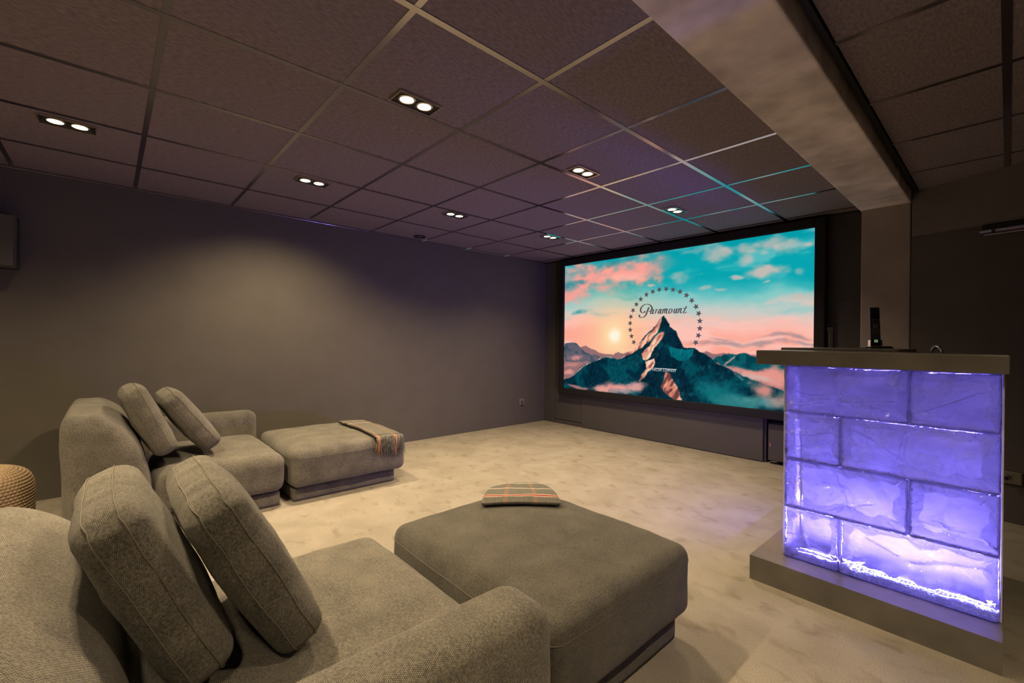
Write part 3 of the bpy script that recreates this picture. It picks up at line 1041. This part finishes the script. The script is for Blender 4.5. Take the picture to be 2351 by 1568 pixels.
# ------------------------------------------------------------------ ice bar
BO = Vector((3.86, -2.0, 0))
bar = tag(empty('ice_bar', BO), 'glowing blue bar of stacked clear ice blocks on a dark plinth', 'bar')
def off(poly): return [(x - BO.x, y - BO.y) for x, y in poly]
prism('plinth', off([(3.470, -2.262), (4.257, -2.285), (4.257, -1.80), (3.95, -1.80), (3.95, -1.26), (3.470, -1.26)]), 0, 0.109, M_['stone'], bar)
bz = [0.110, 0.335, 0.557, 0.773, 0.986]
def ice_block(wd, ht, dp, seed):
    """moulded shell: a wavy front with a rolled rim and sides running back"""
    nx, nz = max(14, int(wd / 0.0055)), max(14, int(ht / 0.0055))
    k = 5
    xs = np.linspace(-wd / 2, wd / 2, nx + 1)
    zs = np.linspace(0, ht, nz + 1)
    X, Z = np.meshgrid(xs, zs)
    ex = np.minimum(X + wd / 2, wd / 2 - X)
    ez = np.minimum(Z, ht - Z)
    rr = 0.016
    def rim(e):
        t = np.clip(1 - e / rr, 0, 1)
        return rr * (1 - np.sqrt(np.clip(1 - t * t, 0, 1)))
    Y = rim(ex) + rim(ez)
    s = seed * 13.7
    inner = sstep(0.0, 0.05, np.minimum(ex, ez))
    d = (fbm(X * 9 + s, Z * 11 + s, s, 4, seed) - 0.5) * 0.030
    warp = fbm(X * 6 + s, Z * 6, s, 3, seed + 5) * 0.08
    for q in range(3):
        ang = random.uniform(-0.5, 0.5) + (math.pi / 2 if q == 2 else 0)
        c = random.uniform(-0.25, 0.25) * ht
        dist = (X * math.sin(ang) + (Z - ht / 2) * math.cos(ang)) - c + (warp - 0.04) * 0.9
        d += 0.016 * np.exp(-(dist / 0.009) ** 2) * (1 if q else -1) * sstep(0.42, 0.58, fbm(X * 7 + q * 3 + s, Z * 7, s, 2, seed + q))
    edge = np.maximum(sstep(0.070, 0.02, ex), 0.45 * sstep(0.05, 0.015, ez))
    d += edge * (fbm(X * 30 + s, Z * 22, s, 3, seed + 9) - 0.5) * 0.050
    Y = Y + d * inner
    V = np.stack([X, Y, Z], -1).reshape(-1, 3).tolist()
    F = []
    w = nx + 1
    for j in range(nz):
        for i in range(nx):
            F.append((j * w + i, j * w + i + 1, (j + 1) * w + i + 1, (j + 1) * w + i))
    ringi = [i for i in range(w)] + [j * w + nx for j in range(1, nz + 1)] + [nz * w + i for i in range(nx - 1, -1, -1)] + [j * w for j in range(nz - 1, 0, -1)]
    prev = ringi
    for q in range(1, k + 1):
        cur = []
        for ri in ringi:
            p = V[ri]
            wob = 0.004 * math.sin(9 * q + p[0] * 60 + p[2] * 45) * (1 if q < k else 0)
            cx = -1 if p[0] > 0 else 1
            V.append([p[0] + cx * abs(wob) * 0.5, p[1] + (dp - p[1]) * q / k, p[2]])
            cur.append(len(V) - 1)
        n = len(ringi)
        for i in range(n):
            F.append((prev[i], cur[i], cur[(i + 1) % n], prev[(i + 1) % n]))
        prev = cur
    # rolled, wavy back: reads as the far side of a thick block
    n = len(ringi)
    for q in range(1, 7):
        cur = []
        for ri in ringi:
            p = V[ri]
            k_ = q / 6.0
            wv_ = 0.036 + 0.030 * (float(vnoise(p[0] * 26 + s, p[2] * 26 + 5.1, 0, seed + 3)) - 0.4)
            ins = wv_ * (1 - math.sqrt(max(0.0, 1 - k_ * k_)))
            cz = ht / 2
            wx_ = min(1.0, max(0.0, 1 - (wd / 2 - abs(p[0])) / 0.045))
            wz_ = min(1.0, max(0.0, 1 - (cz - abs(p[2] - cz)) / 0.045))
            bx = p[0] - math.copysign(min(ins, abs(p[0])), p[0]) * wx_
            bz_ = p[2] - math.copysign(min(ins, abs(p[2] - cz)), p[2] - cz) * wz_
            V.append([bx, dp + 0.022 * k_, bz_])
            cur.append(len(V) - 1)
        for i in range(n):
            F.append((prev[i], cur[i], cur[(i + 1) % n], prev[(i + 1) % n]))
        prev = cur
    return pymesh('ice_block', V, F)
FX0, FX1, FY = 3.570, 4.250, -2.160
seed = 1
for r in range(4):
    z0, z1 = bz[3 - r], bz[4 - r]
    joint = 4.004 if r % 2 == 0 else 3.783
    for a, b_ in ((FX0, joint), (joint, FX1)):
        o = link('ice_block', ice_block(b_ - a - 0.003, z1 - z0 - 0.002, 0.042, seed), M_['ice'], bar, True)
        o.location = ((a + b_) / 2 - BO.x, FY - BO.y, z0)
        seed += 1
# the return leg of the bar, seen only from the side
for r in range(4):
    z0, z1 = bz[3 - r], bz[4 - r]
    ys = [-1.88, -1.45, -1.30] if r % 2 == 0 else [-1.88, -1.67, -1.30]
    for a, b_ in zip(ys[:-1], ys[1:]):
        o = link('ice_block', ice_block(b_ - a - 0.003, z1 - z0 - 0.002, 0.042, seed), M_['ice'], bar, True)
        o.location = (FX0 - BO.x, (a + b_) / 2 - BO.y, z0)
        o.rotation_euler = (0, 0, -math.pi / 2)
        seed += 1
# diffusing inner shell behind the blocks
bm = bm_box(bmesh.new(), (3.590 - BO.x, -1.905 - BO.y, 0.110), (4.250 - BO.x, -1.893 - BO.y, 0.985))
for v_ in bm.verts:
    if v_.co.z > 0.5:
        v_.co.y -= 0.085
bm_done('inner_panel', bm, M_['backing'], bar)
box('inner_panel', (3.745 - BO.x, -1.890 - BO.y, 0.110), (3.760 - BO.x, -1.30 - BO.y, 0.985), M_['backing'], bar)
box('end_panel', (4.2505 - BO.x, -2.130 - BO.y, 0.110), (4.2545 - BO.x, -1.895 - BO.y, 0.985), M_['backing'], bar)
box('end_panel', (3.5645 - BO.x, -2.130 - BO.y, 0.110), (3.5685 - BO.x, -1.885 - BO.y, 0.985), M_['backing'], bar)
box('end_panel', (3.580 - BO.x, -1.298 - BO.y, 0.110), (3.760 - BO.x, -1.285 - BO.y, 0.985), M_['panel'], bar)  # unseen dark panel, added to keep LED light off the column
V, F = [], []
for i in range(34):
    x = 3.80 + 0.43 * i / 33 - BO.x
    bmv = [(-1, -1, 0), (1, -1, 0), (1, 1, 0), (-1, 1, 0), (-.7, -.7, 1), (.7, -.7, 1), (.7, .7, 1), (-.7, .7, 1)]
    k0 = len(V)
    V += [(x + a * 0.0035, -2.050 - BO.y + b_ * 0.0035, 0.116 + c * 0.004) for a, b_, c in bmv]
    F += [tuple(k0 + q for q in f) for f in ((0, 3, 2, 1), (4, 5, 6, 7), (0, 1, 5, 4), (1, 2, 6, 5), (2, 3, 7, 6), (3, 0, 4, 7))]
tag(link('led_beads', pymesh('led_beads', V, F), M_['led'], bar), kind='stuff')
box('led_tape', (3.59 - BO.x, -2.058 - BO.y, 0.110), (4.24 - BO.x, -2.042 - BO.y, 0.116), M_['backing'], bar)
def led_area(loc, sx, sy, rot, w):
    l = bpy.data.lights.new('led_light', 'AREA')
    l.shape = 'RECTANGLE'
    l.size, l.size_y = sx, sy
    l.energy = w
    l.color = LED_COL
    o = bpy.data.objects.new('led_light', l)
    COL.objects.link(o)
    o.parent = bar
    o.location = (loc[0] - BO.x, loc[1] - BO.y, loc[2])
    o.rotation_euler = rot
    return o
led_area((3.92, -2.045, 0.122), 0.62, 0.010, (math.pi, 0, 0), LED_W * 1.35)
led_area((3.705, -1.59, 0.22), 0.08, 0.52, (0, math.radians(150), 0), LED_W * 11.0)  # unseen lamp added in the return leg to tint the ceiling violet

wt = tag(empty('bar_worktop', BO), 'dark resin worktop slab lying along the top of the ice bar', 'worktop')
bm = bmesh.new()
bm_box(bm, (3.466 - BO.x, -2.202 - BO.y, 0.987), (4.266 - BO.x, -1.86 - BO.y, 1.052), 0.004)
bm_done('front_slab', bm, M_['stone'], wt)
bm = bmesh.new()
bm_box(bm, (3.466 - BO.x, -1.859 - BO.y, 0.987), (3.935 - BO.x, -1.255 - BO.y, 1.064), 0.004)
bm_done('return_slab', bm, M_['stone'], wt)

# low sink unit behind the bar that carries the tap
sk = tag(empty('sink_unit', (4.09, -1.62, 0)), 'low dark sink unit hidden behind the ice bar', 'cabinet')
box('body', (-0.115, -0.19, 0.1095), (0.155, 0.30, 0.865), M_['panel'], sk, 0.003)
box('top', (-0.125, -0.20, 0.865), (0.160, 0.31, 0.895), M_['stone'], sk, 0.003)
tp = tag(empty('bar_tap', (4.020, -1.55, 0.895)), 'curved chrome tap peeping up behind the bar worktop', 'tap')
arc = [(0.0, 0, 0.02), (0.0, 0, 0.13)] + [(0.030 - 0.030 * math.cos(a), 0.004, 0.145 + 0.037 * math.sin(a)) for a in np.linspace(0, math.pi, 14)] + [(0.060, 0.004, 0.10)]
tube('spout', [(x * 0.55, -x * 0.45, z) for x, y, z in arc], 0.0080, M_['steel'], tp, 14)
lathe('base', [(0.024, 0), (0.024, 0.006), (0.016, 0.012), (0.014, 0.03)], M_['steel'], tp, 20)
tube('lever', [(0, 0, 0.045), (0, 0.045, 0.060)], 0.005, M_['steel'], tp)

# remote handset in its dock
dk = tag(empty('charging_dock', (3.792, -1.45, 1.0642), math.radians(35)), 'flat black charging dock on the bar worktop', 'dock')
bm = bmesh.new()
bm_box(bm, (-0.062, -0.030, 0), (0.068, 0.032, 0.007), 0.003)
bm_box(bm, (0.020, -0.022, 0.007), (0.064, 0.026, 0.0125), 0.002)
bm_done('tray', bm, M_['dplastic'], dk)
box('cradle', (-0.030, -0.016, 0.007), (0.026, 0.020, 0.013), M_['steel'], dk, 0.002)
for sx in (-0.030, 0.0215):
    box('cradle_arm', (sx, -0.012, 0.013), (sx + 0.004, 0.012, 0.044), M_['steel'], dk, 0.001)
rm = tag(empty('remote_control', (3.792, -1.45, 1.0775), math.radians(35)), 'slim black remote control with many keys standing upright in its dock', 'remote control')
rm.rotation_euler = (math.radians(-5), 0, math.radians(35))
box('body', (-0.0245, -0.009, 0), (0.0205, 0.009, 0.205), M_['dplastic'], rm, 0.003)
box('display', (-0.0205, -0.0100, 0.147), (0.0165, -0.0088, 0.198), M_['lcd'], rm, 0.0005)
for r, z in enumerate([0.139, 0.131, 0.122, 0.112, 0.098, 0.089, 0.083, 0.075, 0.068, 0.060, 0.053, 0.045, 0.038]):
    nk = [4, 2, 4, 2, 2, 4, 4, 4, 4, 3, 3, 3, 3][r]
    for k in range(nk):
        x = -0.002 + (k - (nk - 1) / 2) * (0.0245 if nk == 2 else 0.0115 if nk == 3 else 0.0095)
        box('key', (x - 0.0031, -0.0100, z - 0.0014), (x + 0.0031, -0.0088, z + 0.0014), M_['key'], rm)
ring_k = ring('dial', 0.009, 0.005, -0.001, 0.0, M_['key'], rm, 16)
ring_k.rotation_euler = (math.radians(90), 0, 0)
ring_k.location = (-0.002, -0.0100, 0.105)
for z in (0.021, 0.029):
    box('lit_key', (-0.010, -0.0101, z - 0.0017), (0.006, -0.0088, z + 0.0017), M_['keyg'], rm)

# ------------------------------------------------------------------ sofas
def crown(hx, hy, hz, top, side=0.0, wr=0.003, s=0):
    def f(P):
        P = P.copy()
        x, y, z = P[:, 0] / hx, P[:, 1] / hy, P[:, 2] / hz
        bell = np.clip(1 - x ** 2, 0, 1) ** 0.6 * np.clip(1 - y ** 2, 0, 1) ** 0.6
        up = np.clip((z + 1) / 2, 0, 1)
        P[:, 2] += bell * up ** 2 * top
        mid = np.clip(1 - z ** 2, 0, 1)
        P[:, 0] += side * mid * np.clip(x, -1, 1) ** 3 * np.clip(1 - y ** 2, 0, 1)
        P[:, 1] += side * mid * np.clip(y, -1, 1) ** 3 * np.clip(1 - x ** 2, 0, 1)
        n = fbm(P[:, 0] * 7 + s, P[:, 1] * 7, P[:, 2] * 7 + s, 3, s) - 0.5
        n2 = fbm(P[:, 0] * 22 + s, P[:, 1] * 5, P[:, 2] * 5 + s, 3, s + 3) - 0.5
        sg = np.sign(P) * np.abs(np.stack([x, y, z], 1)) ** 6
        P += sg * ((n * 2.2 + n2) * wr)[:, None]
        return P
    return f

def backf(hx, hy, hz, s):
    g = crown(hx, hy, hz, 0.0, 0.0, 0.004, s)
    def f(P):
        P = g(P)
        t = (P[:, 2] + hz) / (2 * hz)
        fr = np.clip(P[:, 1] / hy * 0.5 + 0.5, 0, 1)
        P[:, 1] += fr * (0.030 * np.sin(np.clip(t * 1.7, 0, 1) * math.pi) - 0.165 * np.clip((t - 0.50) / 0.50, 0, 1) ** 2.2)
        P[:, 1] -= (1 - fr) * 0.03 * t
        P[:, 2] += 0.015 * np.clip(t, 0, 1) * np.clip(1 - (P[:, 0] / hx) ** 2, 0, 1)
        return P
    return f

def seat_seam(name, hx, hy, hz, r, deform, z, parent, loc):
    pts = []
    n = 26
    rect = [(-hx, -hy), (hx, -hy), (hx, hy), (-hx, hy)]
    for q in range(4):
        a, b_ = np.array(rect[q]), np.array(rect[(q + 1) % 4])
        for i in range(n):
            p = a + (b_ - a) * i / n
            pts.append((p[0], p[1], z))
    P = deform(softmap(np.array(pts, float), (hx, hy, hz), r))
    P = P + np.sign(P) * np.array([0.0012, 0.0012, 0])
    o = tube(name, P, 0.0010, M_['seam'], parent, 6, True)
    o.location = loc
    return o

def upholstered(name, lo, hi, r, step, parent, top=0.0, side=0.0, wr=0.003, s=0, mat='fabric', deform=None, seam=None):
    lo, hi = np.array(lo, float), np.array(hi, float)
    half = (hi - lo) / 2
    c = (hi + lo) / 2 - np.array(parent.location)
    df = deform(half) if deform else crown(*half, top, side, wr, s)
    o = softbox(name, half, r, step, M_[mat], parent, df)
    o.location = c
    if seam is not None:
        seat_seam('seam', *half, r, df, seam, o, (0, 0, 0))
    return o

def sofa(label, loc, x0, x1, ya, yb_, arm, s, step, zt=0.335, bt=0.345):
    """x0..x1 seat, ya rear, yb_ front of the seat; arm = (x0, x1) of its arm"""
    t = tag(empty('lounge_sofa', loc), label, 'sofa')
    bx0, bx1 = min(x0, arm[0]), max(x1, arm[1])
    upholstered('plinth', (x0 + 0.035, ya + 0.06, 0), (x1 - 0.045, yb_ - 0.02, 0.094), 0.010, 0.03, t, 0, 0, 0.001, s + 7)
    upholstered('backrest', (bx0, ya, 0.02), (bx1, ya + bt, 0.672), 0.085, step, t, s=s, deform=lambda h: backf(*h, s))
    upholstered('seat_cushion', (x0 + 0.004, ya + 0.362, 0.097), (x1 - 0.004, yb_, zt), 0.055, step, t, 0.022, 0.012, 0.0035, s + 2, seam=None)
    upholstered('armrest', (arm[0], ya + 0.30, 0.02), (arm[1], yb_ + 0.03 if arm[0] < x0 else yb_ - 0.02, 0.505), 0.062, step, t, 0.004, 0.004, 0.003, s + 3)
    return t

sofa('far charcoal lounge sofa along the left wall, arm on the wall side', (0.66, -4.0, 0), 0.275, 1.150, -4.625, -3.612, (0.095, 0.268), 3, 0.022, bt=0.318)
sofa('near charcoal lounge sofa in the foreground with its low arm closest', (3.05, -4.1, 0), 2.605, 3.418, -4.775, -3.700, (3.425, 3.605), 21, 0.016, 0.338)

def ottoman(label, x0, x1, y0, y1, s, step, mat, inset):
    t = tag(empty('ottoman', ((x0 + x1) / 2, (y0 + y1) / 2, 0)), label, 'ottoman')
    L = t.location
    upholstered('plinth', (x0 + 0.04, y0 + 0.02, 0), (x1 - inset, y1 - inset * 1.3, 0.090), 0.010, 0.03, t, 0, 0, 0.001, s + 7, mat)
    upholstered('cushion', (x0, y0, 0.094), (x1, y1, 0.342), 0.046, step, t, 0.032, 0.014, 0.0055 if x0 < 1 else 0.0045, s, mat, seam=0.075)
    return t
ot_far = ottoman('far charcoal ottoman pushed against the far sofa by the left wall', 0.285, 1.160, -3.572, -2.760, 31, 0.022, 'fabric', 0.052)
ot_near = ottoman('near charcoal ottoman in the foreground in front of the near sofa', 2.612, 3.492, -3.625, -2.872, 41, 0.015, 'fabric2', 0.036)

def pillow(label, group, loc, tilt, yaw, s, w=0.45, h=0.44, th=0.15, bend=0.0, step=0.014):
    t = tag(empty('scatter_cushion', loc), label, 'cushion', group)
    t.rotation_euler = (math.radians(tilt), 0, math.radians(yaw))
    half = np.array([w / 2, th / 2, h / 2])
    def f(P):
        P = P.copy()
        x, z = P[:, 0] / half[0], P[:, 2] / half[2]
        bell = np.clip(1 - x ** 2, 0, 1) ** 0.55 * np.clip(1 - z ** 2, 0, 1) ** 0.55
        P[:, 1] *= 0.80 + 0.36 * bell
        cr2 = np.clip(np.abs(x), 0, 1) ** 3 * np.clip(np.abs(z), 0, 1) ** 3
        P[:, 0] *= 1 - 0.13 * cr2
        P[:, 2] *= 1 - 0.13 * cr2
        P[:, 0] *= 1 - 0.05 * np.clip(1 - z ** 2, 0, 1)
        P[:, 2] *= 1 - 0.05 * np.clip(1 - x ** 2, 0, 1)
        n = fbm(P[:, 0] * 9 + s, P[:, 1] * 9, P[:, 2] * 9, 3, s) - .5
        n2 = fbm(P[:, 0] * 30 + s, P[:, 1] * 6, P[:, 2] * 30, 2, s + 1) - .5
        P[:, 1] += np.tanh(P[:, 1] / 0.03) * (n * 0.014)
        e = np.maximum(np.abs(x), np.abs(z)) ** 8
        P[:, 0] += n2 * 0.012 * e
        P[:, 2] += n2 * 0.012 * e
        P[:, 1] += bend * (P[:, 2] / half[2]) ** 2
        return P
    softbox('cover', half, 0.050, step, M_['fabric'], t, f)
    for sd in (-1, 1):
        pts = []
        n = 24
        rect = [(-half[0], -half[2]), (half[0], -half[2]), (half[0], half[2]), (-half[0], half[2])]
        for q in range(4):
            a, b_ = np.array(rect[q]), np.array(rect[(q + 1) % 4])
            for i in range(n):
                p = a + (b_ - a) * i / n
                pts.append((p[0], sd * (half[1] - 0.030), p[1]))
        P = f(softmap(np.array(pts), half, 0.050))
        P[:, 0] *= 1.008
        P[:, 2] *= 1.008
        P[:, 1] *= 1.02
        tube('piping', P, 0.0012, M_['seam'], t, 6, True)
    return t
pillow('far sofa cushion leaning upright against the backrest, tallest on that sofa', 'scatter cushions on the far sofa', (0.880, -4.298, 0.607), 24, 2, 51, 0.46, 0.45, 0.126)
pillow('far sofa cushion slumped forward, lit blue on its side', 'scatter cushions on the far sofa', (0.800, -4.098, 0.578), 35, 2, 52, 0.45, 0.45, 0.126)
pillow('near sofa cushion against the backrest, at left in the foreground', 'scatter cushions on the near sofa', (2.985, -4.392, 0.573), 25, 0, 53, 0.48, 0.45, 0.124, 0.0, 0.011)
pillow('near sofa cushion in front, leaning back over the seat', 'scatter cushions on the near sofa', (2.985, -4.221, 0.568), 28, 0, 54, 0.50, 0.46, 0.124, 0.0, 0.011)

# ------------------------------------------------------------------ knitted pouf
pf = tag(empty('knitted_pouf', (0.80, -5.0, 0)), 'beige chunky knitted pouf at the left edge behind the sofas', 'pouf')
nA, nZ = 456, 200
V, F = [], []
prof = []
for i in range(nZ + 1):
    t = i / nZ
    z = -0.5 * math.pi + t * math.pi
    # superellipse outline
    c, s_ = math.cos(z), math.sin(z)
    rr_ = 0.245 * (abs(c) ** 0.45)
    zz = 0.20 + 0.20 * math.copysign(abs(s_) ** 0.42, s_)
    prof.append((rr_, zz))
# resample by length
L = [0]
for i in range(nZ):
    L.append(L[-1] + math.dist(prof[i], prof[i + 1]))
T = np.linspace(0, L[-1], nZ + 1)
PR = np.interp(T, L, [p[0] for p in prof])
PZ = np.interp(T, L, [p[1] for p in prof])
rows = 50
for i in range(nZ + 1):
    q = T[i] / L[-1] * rows
    rowi = math.floor(q)
    for k in range(nA):
        a = 2 * math.pi * k / nA
        st = 76
        h = abs(math.sin(math.pi * q)) ** 0.6 * abs(math.sin(st / 2 * a + (rowi % 2) * math.pi / 2)) ** 0.6
        dr = 0.011 * (h - 0.4)
        i0, i1 = max(i - 1, 0), min(i + 1, nZ)
        tr_, tz_ = PR[i1] - PR[i0], PZ[i1] - PZ[i0]
        ln = math.hypot(tr_, tz_) + 1e-9
        r_ = PR[i] + dr * tz_ / ln
        z_ = max(0.0, PZ[i] - dr * tr_ / ln)
        V.append((max(r_, 0.001) * math.cos(a), max(r_, 0.001) * math.sin(a), z_))
for i in range(nZ):
    for k in range(nA):
        F.append((i * nA + k, i * nA + (k + 1) % nA, (i + 1) * nA + (k + 1) % nA, (i + 1) * nA + k))
link('knit_cover', pymesh('knit_cover', V, F), M_['knit'], pf, True)

# ------------------------------------------------------------------ plaid throws
from mathutils.bvhtree import BVHTree
bpy.context.view_layer.update()
def top_of(ot):
    """height of an ottoman's cushion under a point, for laying cloth on it"""
    c = [k for k in ot.children if k.name.startswith('cushion')][0]
    mw = c.matrix_world
    tr = BVHTree.FromPolygons([mw @ v.co for v in c.data.vertices], [p.vertices[:] for p in c.data.polygons])
    def h(x, y):
        best = 0.20
        for dx in (-0.012, 0, 0.012):
            for dy in (-0.012, 0, 0.012):
                hit = tr.ray_cast(Vector((x + dx, y + dy, 1.0)), Vector((0, 0, -1)))[0]
                if hit is not None:
                    best = max(best, hit.z)
        return best
    return h

def throw(name, label, org, ax, ay, wu, wv, th, surf, nu=44, nv=40, lip=0.016, fringe=None, uoff=0.0, voff=0.0, shear=0.0, taper=0.0):
    """folded cloth pad: u along ax, v along ay, resting on surf(x, y)"""
    t = tag(empty(name, org), label, 'blanket', 'plaid throws on the ottomans')
    ax, ay = np.array(ax, float), np.array(ay, float)
    us, vs = np.linspace(0, 1, nu + 1), np.linspace(0, 1, nv + 1)
    top, bot, uvs = [], [], []
    for v in vs:
        for u in us:
            p = np.array(org[:2]) + ax * (u - 0.5) * wu * (1 - taper * v * v) + ay * v * wv + ax * shear * v
            z = float(surf(p[0], p[1]))
            e = min(u * wu, (1 - u) * wu, v * wv, (1 - v) * wv)
            k = min(1.0, e / lip)
            rd = math.sqrt(max(0.0, 1 - (1 - k) ** 2))
            wob = 0.006 * (float(fbm(np.array(p[0] * 14), np.array(p[1] * 14), 0, 3, 8)) - .5)
            top.append((p[0] - org[0], p[1] - org[1], z - org[2] + th * (0.5 + 0.5 * rd) + wob * k + 0.005))
            bot.append((p[0] - org[0], p[1] - org[1], z - org[2] + th * (0.5 - 0.5 * rd) + 0.005))
            uvs.append((u * wu + uoff, v * wv + voff))
    n = len(top)
    V = top + bot
    w = nu + 1
    F, UV = [], []
    for j in range(nv):
        for i in range(nu):
            q = [j * w + i, j * w + i + 1, (j + 1) * w + i + 1, (j + 1) * w + i]
            F.append(q)
            UV += [uvs[k] for k in q]
            F.append([k + n for k in q[::-1]])
            UV += [uvs[k] for k in q[::-1]]
    ringi = [i for i in range(w)] + [j * w + nu for j in range(1, nv + 1)] + [nv * w + i for i in range(nu - 1, -1, -1)] + [j * w for j in range(nv - 1, 0, -1)]
    m_ = len(ringi)
    for i in range(m_):
        a, b_ = ringi[i], ringi[(i + 1) % m_]
        F.append([a, a + n, b_ + n, b_])
        UV += [uvs[a], uvs[a], uvs[b_], uvs[b_]]
    link('folded_cloth', pymesh('folded_cloth', V, F, UV), M_['plaid'], t, True)
    return t, top, w, nu, nv

dR = (math.cos(YAW), math.sin(YAW))
dF = (-math.sin(YAW), math.cos(YAW))
throw('plaid_throw', 'folded grey plaid throw with red and white stripes on the near ottoman', (2.868, -3.150, 0.36), dR, dF, 0.345, 0.290, 0.036, top_of(ot_near), taper=0.35, uoff=-0.02)

tf, top, w, nu, nv = throw('plaid_throw', 'grey plaid throw with long fringe hanging off the far ottoman', (0.500, -2.925, 0.36), (0, 1), (1, 0.03), 0.215, 0.640, 0.024, top_of(ot_far), nv=80, uoff=0.065, voff=0.06)
# fringe: yarn strands along the end that hangs over the edge
Vg, Fg, Vo, Fo = [], [], [], []
for i in range(64):
    u = (i + 0.5) / 64
    k = nv * w + int(round(u * nu))
    p = Vector(top[k])
    p.x -= 0.004
    ln = random.uniform(0.075, 0.125)
    dy, dx = random.uniform(-0.018, 0.018), random.uniform(0.010, 0.020)
    xo = 1.176 - tf.location.x - p.x + dx
    pts = [p + Vector((fx * xo, dy * fz, 0.006 - fz * ln - (0.02 if fx == 1 else 0))) for fx, fz in ((0, 0), (0.5, 0.0), (0.85, 0.04), (1, 0.2), (1, 0.6), (1, 1.0))]
    org = abs(u - 0.10) < 0.05 or abs(u - 0.70) < 0.05
    Vt, Ft = (Vo, Fo) if org else (Vg, Fg)
    v1, f1 = tube_data(pts, [0.0032, 0.003, 0.003, 0.003, 0.0028, 0.0015], 5, False, len(Vt))
    Vt += v1
    Ft += f1
tag(link('fringe', pymesh('fringe', Vg, Fg), M_['yarn'], tf, True), kind='stuff')
tag(link('orange_fringe', pymesh('orange_fringe', Vo, Fo), M_['yarn_o'], tf, True), kind='stuff')
